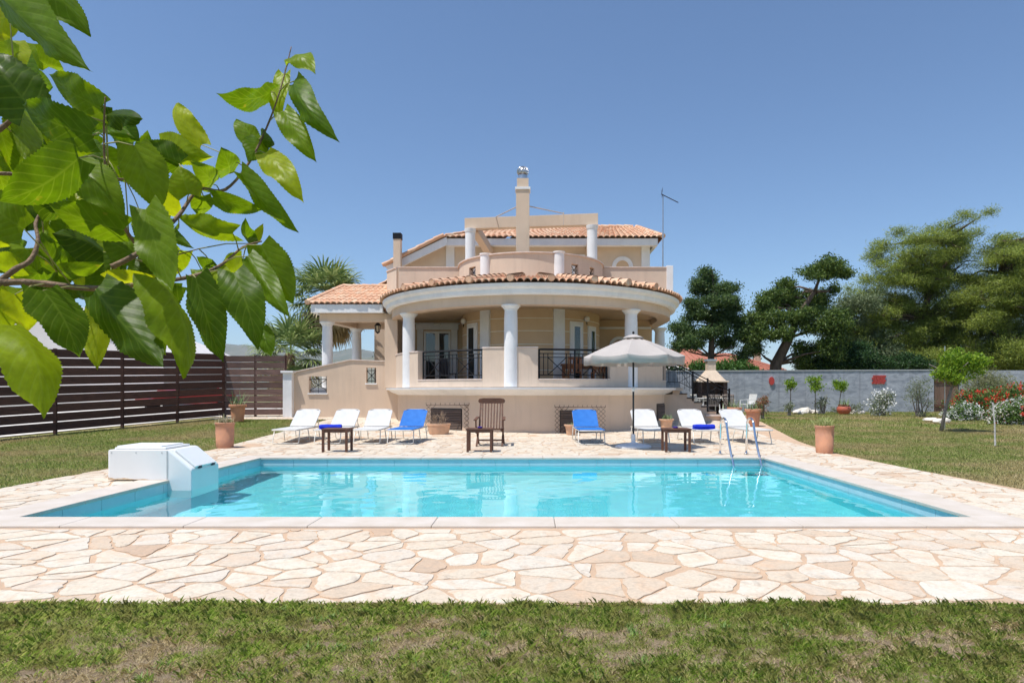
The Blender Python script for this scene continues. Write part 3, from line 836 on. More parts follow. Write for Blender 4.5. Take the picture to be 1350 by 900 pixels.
# beam ring, ceiling, fascia
pre = [(0,24.6,-1,0)]; post = [(0,28.2,1,0)]
B(ring(4.55, 5.0, 3.78, 4.10, -90, 90, 72, pre, post), 'porch_beam', cream, auto=30)
fasp = [(4.98,4.06),(5.10,4.04),(5.17,4.07),(5.20,4.13),(5.20,4.20),(5.27,4.24),(5.30,4.27),(5.32,4.36),(5.0,4.38)]
B(MB().sweep(fasp, arc(-90,90,90)+post), 'porch_fascia', white, auto=30)
ceil_m = mat('porch_ceiling', (.60,.44,.29), .85)
B(MB().sweep([(.01,3.97),(4.56,3.97),(4.56,4.05),(.01,4.05)], arc(-90,90,32)), 'porch_ceiling', ceil_m)
B(MB().box(-5.0,5.0,23.72,27.5,3.96,4.06), 'rear_porch_ceiling', ceil_m)
# inner drum room
wallband = mat('groove_white', (.72,.66,.58), .8)
drm = B(MB().sweep([(2.3,1.386),(2.5,1.386),(2.5,3.98),(2.3,3.98)], arc(-92,92,64)), 'round_room_wall', ochre, auto=30)
for z in (1.95,2.38,2.80,3.24,3.66):
    MB().sweep([(2.49,z),(2.512,z),(2.512,z+.022),(2.49,z+.022)], arc(-90,90,64)).build('groove_band', wallband, drm, auto=30)
for px in (639.5, 737):
    a = phi(px, 2.55); ring(2.4,2.60,1.386,3.97,a-4.3,a+4.3,8).build('pilaster', white, drm, auto=30)
def arcdoor(px0, px1, z0, z1, R=2.5):
    a0, a1 = phi(px0,R+.02), phi(px1,R+.02); m_ = (a0+a1)/2
    d = ring(R-.02,R+.055,z0,z1+.10,a0-2.6,a1+2.6,8).build('door', white, villa, auto=30)
    ring(R+.056,R+.07,z0,z1,a0-.4,a1+.4,6).build('door_frame', upvc, d, auto=30)
    ring(R+.071,R+.076,z0+.08,z1-.07,a0+1.0,a1-1.2,4).build('pane', glass, d, auto=30)
arcdoor(618.5,627,1.4,3.50); arcdoor(755,765,1.4,3.50); arcdoor(777.5,783,1.4,3.40)
# ground floor body
B(MB().box(-5.05,4.62,24.62,34,0,4.2), 'ground_floor_wall', ochre)
# right rear porch wall face (cream recess) with arched niche and fascia strip
MB().poly([(2.55,1.39),(4.55,1.39),(4.55,3.95),(2.55,3.95)],
   [[(3.35+.27*math.cos(t), 2.95+.27*math.sin(t)) for t in [PI*i/10 for i in range(11)]]+[(3.08,1.6),(3.62,1.6)]], lambda u,v,t: (u,24.60-t,v), .10).build('recess_wall', ochre, villa)
aw = MB()
pr = []
for i in range(13):
    t = PI*i/12; pr.append((3.35,2.95,math.cos(t),math.sin(t)))
vs = []; fs = []
for i in range(13):
    t = PI*i/12
    for rr_, yy in ((.27,24.49),(.39,24.49),(.39,24.44),(.27,24.44)): vs.append((3.35+rr_*math.cos(t), yy, 2.95+rr_*math.sin(t)))
for i in range(12):
    for j in range(4): fs.append((i*4+j,i*4+(j+1)%4,(i+1)*4+(j+1)%4,(i+1)*4+j))
fs += [(0,1,2,3),(48,51,50,49)]
aw.add(vs, fs); B(aw, 'arch_trim', white)
B(MB().box(2.6,4.55,24.42,24.60,3.62,3.70), 'ceiling_trim', white)
# left door with surround on the porch back wall
def flatdoor(x0, x1, z0, z1, y, par, leaves_=2):
    fr = MB(); fr.box(x0-.26,x0-.02,y-.07,y,z0,z1+.05); fr.box(x1+.02,x1+.26,y-.07,y,z0,z1+.05)
    fr.box(x0-.30,x1+.30,y-.09,y,z1+.052,z1+.26); fr.box(x0-.36,x1+.36,y-.14,y,z1+.262,z1+.31)
    d = fr.build('door', white, par, bevel=.008)
    w = (x1-x0)/leaves_
    for i in range(leaves_):
        a, b = x0+w*i, x0+w*(i+1); q_ = MB()
        q_.box(a+.004,a+.08,y-.05,y-.01,z0,z1); q_.box(b-.08,b-.004,y-.05,y-.01,z0,z1)
        q_.box(a+.08,b-.08,y-.05,y-.01,z0,z0+.1); q_.box(a+.08,b-.08,y-.05,y-.01,z1-.08,z1)
        q_.build('door_frame', upvc, d, bevel=.004)
        MB().box(a+.08,b-.08,y-.032,y-.026,z0+.1,z1-.08).build('pane', glass, d)
    return d
flatdoor(-4.08, -3.06, 1.4, 3.55, 24.60, villa)
MB().box(-5.15,-4.70,22.70,24.62,1.386,3.79).build('side_pier', cream, villa, bevel=.004)
# porch lamps
lampm = mat('opal_lamp', (.72,.68,.62), .3)
for x, y, z in ((-3.55,24.45,3.80),):
    MB().lathe([(.0,-.06),(.1,-.05),(.16,.0),(.14,.03),(.0,.04)],(x,y,z),16,1,.6).build('wall_lamp', lampm, villa, smooth=True)
for a in (-32.5, 57):
    q = pt(a if a < 0 else phi(774,2.6), 2.6, 3.72) if a > 0 else pt(phi(611,2.6), 2.6, 3.72)
    l = MB().lathe([(.0,-.10),(.07,-.09),(.1,.0),(.08,.07),(.0,.10)], q, 14).build('wall_lamp', lampm, villa, smooth=True)
    MB().tube([(q[0],q[1]+.1,q[2]),(q[0],q[1]+.12,q[2]-.14),(q[0],q[1],q[2]-.2),(q[0],q[1],q[2]-.12)], .012, 6).build('bracket', iron, l)
# ---------------------------------------------------------------- clay tile surfaces
def tiles(fn, nu, slope, par=villa, rows=None, row=.36, name='roof', amp=.055, m=None, seed=1, sub=6):
    """fn(u, s) -> (point, up normal); u in columns, s metres up the slope"""
    rg = random.Random(seed); rows = rows or max(1, round(slope/row)); V = []; FF = []
    nC = nu*sub+1
    prof = [abs(math.sin(PI*((i % sub)/sub))) for i in range(nC)]
    prof = [amp*(p**.75)-(.012 if p < .05 else 0) for p in prof]
    for r in range(rows):
        s0, s1 = slope*r/rows, slope*(r+1)/rows
        jit = [rg.uniform(-.015,.015) for _ in range(nu+1)]; lift = [rg.uniform(.018,.034) for _ in range(nu+1)]
        base = len(V)
        for k, (s, up) in enumerate(((s0, -.03),(s0, 1),(s1+.02, 0))):
            for i in range(nC):
                c = min(i//sub, nu-1); ss = s+(jit[c] if k < 2 else 0)
                p, nv = fn(i/sub, max(-.03, ss))
                off = prof[i]+(lift[c] if k == 1 else (0 if k == 2 else -.02-prof[i]*.35))
                if k == 0: off = prof[i]*.96-.004
                V.append(p+nv*off)
        for k in range(2):
            for i in range(nC-1):
                a = base+k*nC+i; FF.append((a,a+1,a+nC+1,a+nC))
    o = MB().add(V, FF).build(name, m or tile_m, par, auto=50)
    return o
def tilemat():
    m, n, out = nt('clay_roof_tiles')
    tc = nd(n, 'ShaderNodeTexCoord'); v = tc.outputs['Object']
    vo = nd(n, 'ShaderNodeTexVoronoi'); vo.inputs['Scale'].default_value = 4.5; n.links.new(v, vo.inputs['Vector'])
    c = ramp(n, vo.outputs['Color'], [(0,(.46,.235,.14)),(.3,(.56,.33,.21)),(.55,(.50,.28,.175)),(.8,(.60,.43,.30)),(1,(.44,.31,.225))])
    f = ramp(n, noise(n, v, 2.2, 8, .7), [(.45,0),(.75,.75)]); c = mixc(n, f, c, (.50,.40,.30))
    f2 = ramp(n, noise(n, v, 16, 6, .7), [(.5,0),(.75,.6)]); c = mixc(n, f2, c, (.30,.21,.15))
    b = nd(n, 'ShaderNodeBsdfPrincipled'); b.inputs['Roughness'].default_value = .85; b.inputs['Specular IOR Level'].default_value = .2
    bp = nd(n, 'ShaderNodeBump'); bp.inputs['Strength'].default_value = .5; bp.inputs['Distance'].default_value = .01
    n.links.new(noise(n, v, 40, 5, .7), bp.inputs['Height']); n.links.new(bp.outputs[0], b.inputs['Normal'])
    n.links.new(c, b.inputs['Base Color']); n.links.new(b.outputs[0], out.inputs[0]); return m
tile_m = tilemat()
# porch cone roof
RA, RBk, ZA = 5.40, 2.55, 4.395
sl_ = .20; cs = 1/math.hypot(1,sl_); nU = 84
def cone(u, s):
    a = math.radians(-90+180*u/nU); r = RA-s*cs; q = Vector((r*math.sin(a), DY-r*math.cos(a), ZA+s*cs*sl_))
    return q, Vector((sl_*math.sin(a), -sl_*math.cos(a), 1)).normalized()
roofp = tiles(cone, nU, (RA-RBk)/cs, name='porch_roof', amp=.078)
HC = [phi(p_,5.42) for p_ in (532,569,618,672.6,727,784,829,865)]
for k in range(8):
    a = math.radians(HC[k]); mb = MB()
    for i in range(8):
        r = RA+.03-i*.38; z = ZA+(RA-r)*sl_+.095
        p0 = Vector((r*math.sin(a), DY-r*math.cos(a), z)); p1 = Vector(((r-.42)*math.sin(a), DY-(r-.42)*math.cos(a), z+.42*sl_-.02))
        mb.tube([p0,p1],[.115,.095],12,False)
    # hollow cap end
    r = RA+.035; p0 = Vector((r*math.sin(a), DY-r*math.cos(a), ZA+.095)); p1 = p0+Vector((-math.sin(a)*.02, math.cos(a)*.02, 0))
    mb.tube([p0,p1],[.10,.11],12); mb.build('hip_tiles', tile_m, roofp, auto=50)
# narrow straight strip right of porch
def strip(u, s): return Vector((RA-s*cs, DY+u*.21, ZA+s*cs*sl_)), Vector((sl_,0,1)).normalized()
tiles(strip, 21, .95/cs, name='side_roof')
def stripL(u, s): return Vector((-RA+s*cs, DY+u*.21, ZA+s*cs*sl_)), Vector((-sl_,0,1)).normalized()
tiles(stripL, 14, .9/cs, name='side_roof')
# ---------------------------------------------------------------- upper drum (terrace parapet)
ud = MB()
holes = [(phi(618.5,2.62),phi(627,2.62)),(phi(753.5,2.62),phi(762.5,2.62)),(phi(777.5,2.62),phi(783.5,2.62))]
cuts = sorted([-90]+[a for h in holes for a in h]+[90]); z0, z1 = 4.6, 5.78
for i in range(0, len(cuts), 2): B(MB().sweep([(2.45,z0),(2.62,z0),(2.62,z1),(2.45,z1)], arc(cuts[i],cuts[i+1],24 if i else 8)), 'terrace_parapet', cream2, auto=30)
for a, b in holes:
    B(MB().sweep([(2.45,z0),(2.62,z0),(2.62,5.12),(2.45,5.12)], arc(a,b,4)), 'terrace_parapet', cream2, auto=30); B(MB().sweep([(2.45,5.50),(2.62,5.50),(2.62,z1),(2.45,z1)], arc(a,b,4)), 'terrace_parapet', cream2, auto=30)
for a, b in holes:
    q = MB(); rr_ = 2.56
    q.tube([pt(a,rr_,5.14),pt(b,rr_,5.48)],.012,5); q.tube([pt(a,rr_,5.48),pt(b,rr_,5.14)],.012,5); q.tube([pt(a,rr_,5.31),pt(b,rr_,5.31)],.009,5)
    q.tube([pt(a,rr_,5.46),pt(b,rr_,5.46)],.012,5); q.tube([pt(a,rr_,5.15),pt(b,rr_,5.15)],.012,5); B(q, 'opening_grille', iron)
B(ring(2.41,2.67,5.782,5.82,-90,90,64), 'parapet_coping', coping_m, auto=30)
for px in (640, 737): x, y = colrim(px, 2.62); B(MB().lathe([(.0,4.7),(.175,4.7),(.175,5.80),(.2,5.81),(.2,5.85),(.0,5.85)],(x,y,0),24), 'parapet_column', white, auto=40)
# straight parapets each side, with returns
def par_run(pts, name='terrace_parapet', zt=5.80):
    for a, b in zip(pts[:-1], pts[1:]):
        mb = MB().bar((a[0],a[1],(4.3+zt)/2),(b[0],b[1],(4.3+zt)/2),.16,zt-4.3); w_ = B(mb, name, cream2)
        MB().bar((a[0],a[1],zt+.02),(b[0],b[1],zt+.02),.22,.035).build('parapet_coping', coping_m, w_)
par_run([(2.54,23.82),(5.02,23.82)]); par_run([(5.12,23.9),(5.12,27.0)])
par_run([(-2.54,23.82),(-4.88,23.82)]); par_run([(-4.90,23.83),(-5.42,24.6)]); par_run([(-5.42,24.66),(-5.42,27.0)])
B(MB().box(4.99,5.23,23.70,23.94,4.3,5.88), 'parapet_pilaster', white, bevel=.01)
B(MB().box(-5.3,5.05,23.75,27.0,4.2,4.6), 'terrace_floor', mat('porch_paving', (.5,.42,.34), .6))
# pergola columns and beam
def ucol(x, y, z1): return MB().lathe([(.0,4.6),(.19,4.6),(.185,z1-.14),(.20,z1-.13),(.215,z1-.06),(.22,z1),(.0,z1)],(x,y,0),28)
B(ucol(-2.26,24.0,7.29), 'terrace_column', white, auto=40); B(ucol(2.22,23.4,7.26), 'terrace_column', white, auto=40)
bt = MB(); a = P(612.5,287.5,24.0); b = P(788.5,281,23.4); c = P(788.5,296,23.4); d = P(612.5,301.5,24.0)
bt.add([a,b,c,d]+[q+Vector((0,.3,0)) for q in (a,b,c,d)], [(0,1,2,3),(4,7,6,5),(0,4,5,1),(1,5,6,2),(2,6,7,3),(3,7,4,0)])
B(bt, 'pergola_beam', cream, bevel=.006)
B(MB().bar((-2.12,24.25,7.38),(-1.72,27.0,7.05),.28,.34), 'pergola_beam', cream)
B(MB().bar((2.30,23.7,7.42),(2.45,27.0,7.15),.28,.30), 'pergola_beam', cream)
# tall front chimney
cx0, cx1 = X_(680.5,22.3), X_(698,22.3)
ch = B(MB().box(cx0,cx1,22.1,22.55,4.5,Z_(252,22.3)), 'chimney', cream, bevel=.006)
MB().box(cx0-.03,cx1+.03,22.07,22.58,Z_(252,22.3)+.002,Z_(250,22.3)+.03).build('chimney_band', white, ch)
MB().box(cx0+.03,cx1-.03,22.13,22.52,Z_(250,22.3)+.032,Z_(237,22.3)).build('chimney_top', cream, ch)
MB().lathe([(.0,0),(.16,0),(.16,.13),(.0,.13)],((cx0+cx1)/2,22.32,Z_(237,22.3)),20).build('chimney_collar', steel, ch, auto=40)
cw = MB(); q = ((cx0+cx1)/2,22.32,Z_(233,22.3)+.01)
for i in range(16):
    a = 2*PI*i/16; pts = []
    for t in range(7):
        th = -.9+2.2*t/6; pts.append((q[0]+.20*math.cos(th)*math.cos(a+t*.12), q[1]+.20*math.cos(th)*math.sin(a+t*.12), q[2]+.17+.17*math.sin(th)))
    cw.tube(pts,.012,4)
cw.lathe([(.0,.325),(.06,.32),(.10,.30)],q,12); cw.lathe([(.15,.0),(.16,.02),(.15,.04)],q,16); cw.lathe([(.0,.03),(.13,.05),(.165,.17),(.10,.29),(.0,.31)],q,16); cw.build('chimney_cowl', steel, ch, smooth=True)
w_ = MB(); a = P(698,272,22.6); b = P(743,281.5,23.4); w_.tube([a,b],.018,6); w_.tube([b+Vector((0,-.03,.03)),P(743,297,23.3)],.02,6)
a = P(680.5,273,22.6); b = P(654,286,23.6); w_.tube([a,b],.018,6); w_.tube([b,P(658,301,23.8)],.02,6); B(w_, 'awning_bracket', mat('brown_metal', (.45,.36,.29), .5))
# second storey body
Y2 = 27.0
body = MB().poly([(-5.55,4.2),(4.95,4.2),(4.95,7.42),(-3.4,7.42),(-5.55,6.45)], [], lambda u,v,t: (u,Y2+t,v), 5.5)
B(body, 'upper_wall', mat('upper_render', (.56,.455,.35), .85, (.51,.41,.31), 1.2, 6))
for x0, x1, zt in ((-3.55,-3.20,7.36),(4.62,4.97,7.40)): B(MB().box(x0,x1,Y2-.06,Y2-.003,4.6,zt), 'pilaster', white)
# arched niche window with white surround
aw = MB(); vs = []; fs = []; cx_, cz_ = X_(820.5,Y2), Z_(352,Y2)
for i in range(15):
    t = PI*i/14
    for r_, yy in ((.27,Y2-.003),(.44,Y2-.003),(.44,Y2-.06),(.27,Y2-.06)): vs.append((cx_+r_*math.cos(t), yy, cz_+r_*math.sin(t)))
for i in range(14):
    for j in range(4): fs.append((i*4+j,i*4+(j+1)%4,(i+1)*4+(j+1)%4,(i+1)*4+j))
fs += [(0,1,2,3),(56,59,58,57)]; aw.add(vs, fs); aw.box(cx_-.44,cx_-.27,Y2-.06,Y2-.003,4.7,cz_); aw.box(cx_+.27,cx_+.44,Y2-.06,Y2-.003,4.7,cz_)
nw = B(aw, 'arched_window', white)
MB().poly([(cx_+.268*math.cos(PI*i/14), cz_+.268*math.sin(PI*i/14)) for i in range(15)]+[(cx_-.268,4.7),(cx_+.268,4.7)],[],lambda u,v,t:(u,Y2-.02+t,v),.015).build('pane', ochre, nw)
# upper window head seen over the parapet
q = B(MB().box(X_(754,Y2),X_(771,Y2),Y2-.07,Y2-.003,4.7,Z_(336,Y2)), 'upper_door', white)
# gutter fascia + main roof front slope
B(MB().box(-3.5,5.20,26.42,26.55,7.24,7.52), 'fascia', white)
B(MB().box(-3.5,5.20,26.56,27.0,7.30,7.42), 'soffit', white)
B(MB().box(5.08,5.20,26.56,32.4,7.24,7.52), 'fascia', white)
ms = .345; mc = 1/math.hypot(1,ms)
xl, xr = -3.55, 5.38
nM = 37
def mainroof(u, s):
    f = u/nM; y = s*mc; xr_ = xr-.09*y; xl_ = xl+.76*y; x = xl_+(xr_-xl_)*f
    return Vector((x, 26.32+y, 7.55+y*ms)), Vector((0,-ms,1)).normalized()
mr_ = tiles(mainroof, nM, 4.2/mc, name='main_roof')
def backroof(u, s):
    y = s*mc; xl_ = xl+.76*y; x = xl_+(5.38-.09*y-xl_)*u/nM
    return Vector((x, 34.7-y, 7.55+y*ms)), Vector((0,ms,1)).normalized()
tiles(backroof, nM, 4.18/mc, name='main_roof')
def hiproof(u, s):      # right end
    f = u/38; y0 = 26.32+(34.7-26.32)*f; y1 = 30.5
    L_ = 4.2; t = s/L_; return Vector((5.40-.40*t, y0+(y1-y0)*t, 7.55+4.2*ms*t)), Vector((.9,0,.4)).normalized()
tiles(hiproof, 38, 4.2, name='main_roof', rows=10)
hp = MB()
for i in range(10):
    t0, t1 = i/10, (i+1.15)/10; p0 = Vector((5.40-.40*t0,26.32+4.2*t0,7.60+4.2*ms*t0)); p1 = Vector((5.40-.40*t1,26.32+4.2*t1,7.60+4.2*ms*t1)); hp.tube([p0,p1],[.10,.08],10)
for i in range(14):
    x = -.4+i*.37; hp.tube([(x,30.5,9.05),(x+.42,30.5,9.03)],[.10,.085],10)
hp.build('hip_tiles', tile_m, mr_, auto=50)
# left sloping plane with rake towards the front
ls = .5; lc = 1/math.hypot(1,ls)
def leftroof(u, s): 
    x = s*lc; X0 = -6.02+x; d_ = max(0, X0+3.55)/.76; y0 = 26.25+d_; y1 = 34.75-d_; return Vector((X0, y0+(y1-y0)*u/39, 6.38+x*ls)), Vector((-ls,0,1)).normalized()
lr = tiles(leftroof, 39, 5.66/lc, name='left_roof')
hp = MB()
for i in range(7):
    x = -6.05+i*.35; hp.tube([(x,26.27,6.42+(x+6.02)*ls),(x+.40,26.27,6.42+(x+.36+6.02)*ls)],[.085,.07],10)
hp.build('verge_tiles', tile_m, lr, auto=50)
def leftfill(u, s):
    y = s*mc*1.0; return Vector((-3.55+ -.0 - .0+ (0)-u*.12, 26.32+y, 7.55+y*ms-u*.06)), Vector((0,-ms,1)).normalized()
rk = MB(); rk.add([(-5.95,26.33,6.36),(-3.45,26.33,7.56),(-3.45,26.33,7.24),(-5.80,26.33,6.12),(-5.95,26.43,6.36),(-3.45,26.43,7.56),(-3.45,26.43,7.24),(-5.80,26.43,6.12)],
  [(0,1,2,3),(4,7,6,5),(0,4,5,1),(1,5,6,2),(2,6,7,3),(3,7,4,0)]); B(rk, 'rake_fascia', white)
B(MB().add([(-5.85,26.44,6.22),(-3.45,26.44,7.42),(-3.45,27.0,7.42),(-5.85,27.0,6.22),(-5.85,26.44,6.30),(-3.45,26.44,7.50),(-3.45,27.0,7.50),(-5.85,27.0,6.30)],
  [(0,1,2,3),(4,7,6,5),(0,4,5,1),(1,5,6,2),(2,6,7,3),(3,7,4,0)]), 'soffit', white)
# rear lower wing roof, a short rake above the carport roof
def rear(u, s):
    x = s*lc; return Vector((-7.0+x, 28.3+u*.21, 5.75+x*.55)), Vector((-.5,0,1)).normalized()
tiles(rear, 20, 1.6/lc, name='rear_roof')
B(MB().poly([(-6.9,0),(-5.5,0),(-5.5,6.5),(-6.9,5.7)],[],lambda u,v,t:(u,28.4+t,v),4), 'rear_wall', cream)
# left chimney
q0, q1 = X_(519.5,26.0), X_(529,26.0)
ch = B(MB().box(q0,q1,25.85,26.15,4.5,Z_(316,26)), 'rear_chimney', cream, bevel=.005)
MB().box(q0-.02,q1+.02,25.83,26.17,Z_(316,26)+.002,Z_(308,26)).build('chimney_cap', iron, ch, bevel=.01)
# ---------------------------------------------------------------- left wing (open porch)
wp = [(-7.62,23.38),(-5.0,23.38)]
B(MB().box(-7.66,-5.0,23.36,23.74,3.785,4.07), 'wing_beam', cream)
B(MB().box(-7.32,-5.0,25.9,26.28,3.785,4.07), 'wing_beam', cream)
B(MB().add([(-7.66,23.745,3.785),(-7.30,23.745,3.785),(-6.96,25.895,3.785),(-7.32,25.895,3.785),(-7.66,23.745,4.07),(-7.30,23.745,4.07),(-6.96,25.895,4.07),(-7.32,25.895,4.07)],
  [(0,1,2,3),(4,7,6,5),(0,4,5,1),(1,5,6,2),(2,6,7,3),(3,7,4,0)]), 'wing_beam', cream)
B(MB().box(-7.5,-5.05,23.5,26.2,4.075,4.15), 'wing_ceiling', cream)
B(MB().box(-7.86,-5.30,23.02,23.14,4.07,4.36), 'fascia', white); B(MB().box(-7.86,-7.74,23.145,26.8,4.07,4.36), 'fascia', white)
B(MB().box(-7.74,-5.30,23.145,23.36,4.08,4.14), 'soffit', white)
B(column(-7.44,23.56,1.39,3.785,.19), 'column', white, auto=40); B(column(-7.05,26.08,1.39,3.785,.19), 'column', white, auto=40)
def wing(u, s):
    t = s/2.16; x0 = -7.98+(2.75)*u/13; x1 = -7.25+2.25*u/13
    return Vector((x0+(x1-x0)*t, 22.98+2.0*t, 4.38+.9*t)), Vector((0,-.4,1)).normalized()
wr = tiles(wing, 13, 2.16, name='wing_roof', rows=6)
def wingb(u, s):
    t = s/2.16; x0 = -7.98+(2.75)*u/13; x1 = -7.25+2.25*u/13
    return Vector((x0+(x1-x0)*t, 26.98-2.0*t, 4.38+.9*t)), Vector((0,.4,1)).normalized()
tiles(wingb, 13, 2.16, name='wing_roof', rows=6)
def wingl(u, s):
    t = s/1.16; y0 = 22.98+4.0*u/19; return Vector((-7.98+.73*t, y0+(24.98-y0)*t, 4.38+.9*t)), Vector((-.8,0,.6)).normalized()
tiles(wingl, 19, 1.16, name='wing_roof', rows=3)
hp = MB()
for i in range(6):
    t0, t1 = i/6, (i+1.2)/6
    hp.tube([Vector((-7.99+.73*t0,22.97+2*t0,4.43+.9*t0)),Vector((-7.99+.73*t1,22.97+2*t1,4.43+.9*t1))],[.10,.08],10)
for i in range(6): hp.tube([(-7.25+i*.36,24.98,5.32),(-6.85+i*.36,24.98,5.31)],[.10,.085],10)
hp.build('hip_tiles', tile_m, wr, auto=50)
# wing terrace parapet wall with two grilled openings
h1 = [(-7.89,1.20),(-7.25,1.20),(-7.25,1.79),(-7.89,1.79)]; h2 = [(-5.85,1.55),(-5.50,1.55),(-5.50,2.10),(-5.85,2.10)]
ww = MB().poly([(-8.42,-.3),(-4.7,-.3),(-4.7,2.28),(-5.12,2.30),(-6.41,2.36),(-8.42,1.92)],[h1,h2],lambda u,v,t:(u,22.9+t,v),.2)
wo = B(ww, 'wing_parapet', cream)
for a, b in (((-8.44,1.94),(-6.41,2.38)),((-6.41,2.38),(-5.02,2.32))): MB().bar((a[0],23.0,a[1]),(b[0],23.0,b[1]),.27,.035).build('parapet_coping', coping_m, wo)
for h in (h1, h2):
    (xa,za),(xb,zb) = h[0],h[2]; q = MB(); y = 22.97
    q.tube([(xa,y,za+.08),(xb,y,zb-.1)],.013,5); q.tube([(xa,y,zb-.1),(xb,y,za+.08)],.013,5)
    for z in (za+.08,zb-.1): q.tube([(xa+.02,y,z),(xb-.02,y,z)],.013,5)
    for x in (xa+(xb-xa)*.5, xb-.04): q.tube([(x,y,zb-.0),(x,y,za)],.009,5)
    q.build('opening_grille', iron, wo)
    MB().box(xa-.03,xb+.03,22.86,22.90,za-.05,za-.003).build('sill', white, wo)
B(MB().box(-7.9,-5.1,23.12,26.5,-.2,1.39), 'wing_base', white)
B(MB().box(-8.74,-8.42,22.70,23.02,-.1,1.90), 'gate_pillar', white, bevel=.01); B(MB().box(-8.80,-8.36,22.64,23.08,1.902,1.98), 'gate_pillar_cap', white, bevel=.01)
# hanging lantern
lx, ly = X_(498,24.5), 24.5
lt = thing('hanging_lantern', 'small black hanging lantern under the roof of the left porch', 'lantern', (lx,ly,3.4))
MB().tube([(lx,ly,3.60),(lx,ly,4.07)],.012,6).build('rod', iron, lt)
q = MB(); z0, z1 = Z_(438,24.5), Z_(429,24.5)
for i in range(6):
    a = PI*i/3; q.tube([(lx+.07*math.cos(a),ly+.07*math.sin(a),z0),(lx+.11*math.cos(a),ly+.11*math.sin(a),z1)],.010,4)
q.lathe([(.0,z1+.16),(.03,z1+.12),(.13,z1+.0),(.13,z1-.015),(.0,z1-.01)],(lx,ly,0),6); q.lathe([(.0,z0-.06),(.02,z0-.04),(.08,z0),(.08,z0+.015),(.0,z0+.01)],(lx,ly,0),6)
q.build('frame', iron, lt)
MB().lathe([(.0,z0+.01),(.06,z0+.012),(.095,z1-.012),(.0,z1-.01)],(lx,ly,0),6).build('glass', mat('lantern_glass', (.55,.5,.42), .2), lt)
# antenna
an = thing('tv_antenna', 'tall grey television antenna mast bracketed beside the right roof corner', 'antenna', (X_(874,25.0),25.0,4.6))
ax = an.location.x
MB().tube([(ax,25,4.6),(ax,25,Z_(257,25))],.028,8).build('mast', steel, an)
MB().tube([(5.1,25.0,6.3),(ax,25,6.3)],.02,6).build('bracket', iron, an); MB().tube([(5.1,25.0,6.15),(ax,25,6.15)],.02,6).build('bracket', iron, an)
q = MB(); a = P(872,256,25.0); b = P(894,267,24.2); q.tube([a,b],.018,6)
for i in range(9):
    p = a+(b-a)*(i/8); L_ = .30-.02*i; q.tube([p+Vector((-.02,-.0,-L_*.0))+Vector((.05,.3,.12))*-L_*2, p+Vector((.05,.3,.12))*L_*2],.008,4)
for dz in (.06,.12,.18,-.06): q.tube([a+Vector((-.0,-.25,dz)), a+Vector((.05,.25,dz))],.006,4)
q.build('yagi_array', iron, an)
# porch table and chairs
pt_ = thing('porch_table', 'long varnished wooden dining table on the porch behind right railing', 'table', (1.9,20.6,1.39))
MB().box(.95,2.75,20.35,21.05,2.08,2.13).build('tabletop', porchwood, pt_, bevel=.005)
MB().box(1.05,2.65,20.42,20.98,1.98,2.078).build('apron', porchwood, pt_)
for x in (1.05,2.6):
    for y in (20.45,20.95): MB().box(x-.04,x+.04,y-.04,y+.04,1.395,2.078).build('leg', porchwood, pt_)
def porch_chair(x, y, rz, label, m=porchwood, cat='chair'):
    r = thing('porch_chair', label, cat, (0,0,0), 'chairs on the porch')
    MB().box(-.21,.21,-.2,.2,.43,.46).build('seat', m, r, bevel=.005)
    b = MB()
    for i in range(4): b.box(-.16+.09*i,-.11+.09*i,.185,.205,.47,.88)
    b.box(-.21,.21,.18,.21,.84,.92); b.build('backrest', m, r)
    for sx in (-1,1):
        for sy in (-1,1): MB().box(sx*.19-.02,sx*.19+.02,sy*.185-.015,sy*.185+.015,0,.43 if sy < 0 else .84).build('leg', m, r)
    r.location = (x,y,1.395); r.rotation_euler = (0,0,rz); return r
c1 = porch_chair(1.35, 19.95, PI, 'wooden porch chair before the left half of the dining table')
porch_chair(2.1, 19.98, PI+.1, 'wooden porch chair before the middle of the dining table, nearer the parasol')
porch_chair(-2.75, 21.3, 2.4, 'dark chair behind the left porch railing by the glass door', mat('dark_wicker', (.03,.025,.03), .6))
# ---------------------------------------------------------------- fences and garden wall
def slat_fence(pts, h, label, m, nsl=9, posts=6, name='slat_fence'):
    r = thing(name, label, 'fence', (pts[0][0],pts[0][1],T(*pts[0])))
    a, b = Vector(pts[0]), Vector(pts[1]); d = (b-a); L_ = d.length; d = d/L_; n_ = Vector((d.y,-d.x)); 
    if n_.y > 0 and abs(n_.y) > .5: n_ = -n_
    if abs(n_.y) <= .5 and n_.x < 0: n_ = -n_
    pit = h/nsl; seg = posts-1
    for s_ in range(seg):
        p, q = a+d*L_*s_/seg, a+d*L_*(s_+1)/seg; mb = MB(); zp, zq = T(*p)+.06, T(*q)+.06
        for i in range(nsl):
            c = pit*(i+.5)+random.uniform(-.004,.004); mb.bar((p.x+d.x*.01,p.y+d.y*.01,zp+c),(q.x-d.x*.01,q.y-d.y*.01,zq+c+random.uniform(-.006,.006)),.024,pit-.026)
        mb.build('slat_panel', m, r)
    for s_ in range(posts):
        p = a+d*L_*s_/seg-n_*.05; MB().box(p.x-.035,p.x+.035,p.y-.035,p.y+.035,T(*p)-.1,T(*p)+h+.07).build('post', darkwood, r)
    return r
cor = (X_(296,22.8),22.8)
slat_fence([(-15.6,7.75),cor], 2.18, 'long dark brown horizontal slat fence along the left lawn', darkwood, 9, 9)
slat_fence([cor,(X_(376,23.0),23.0)], 2.12, 'short weathered slat fence between the fence corner and the villa side wall', darkwood2, 9, 3)
gw = thing('garden_wall', 'long grey cement garden wall behind the right lawn', 'wall', (12,32,0))
WY = 32.0
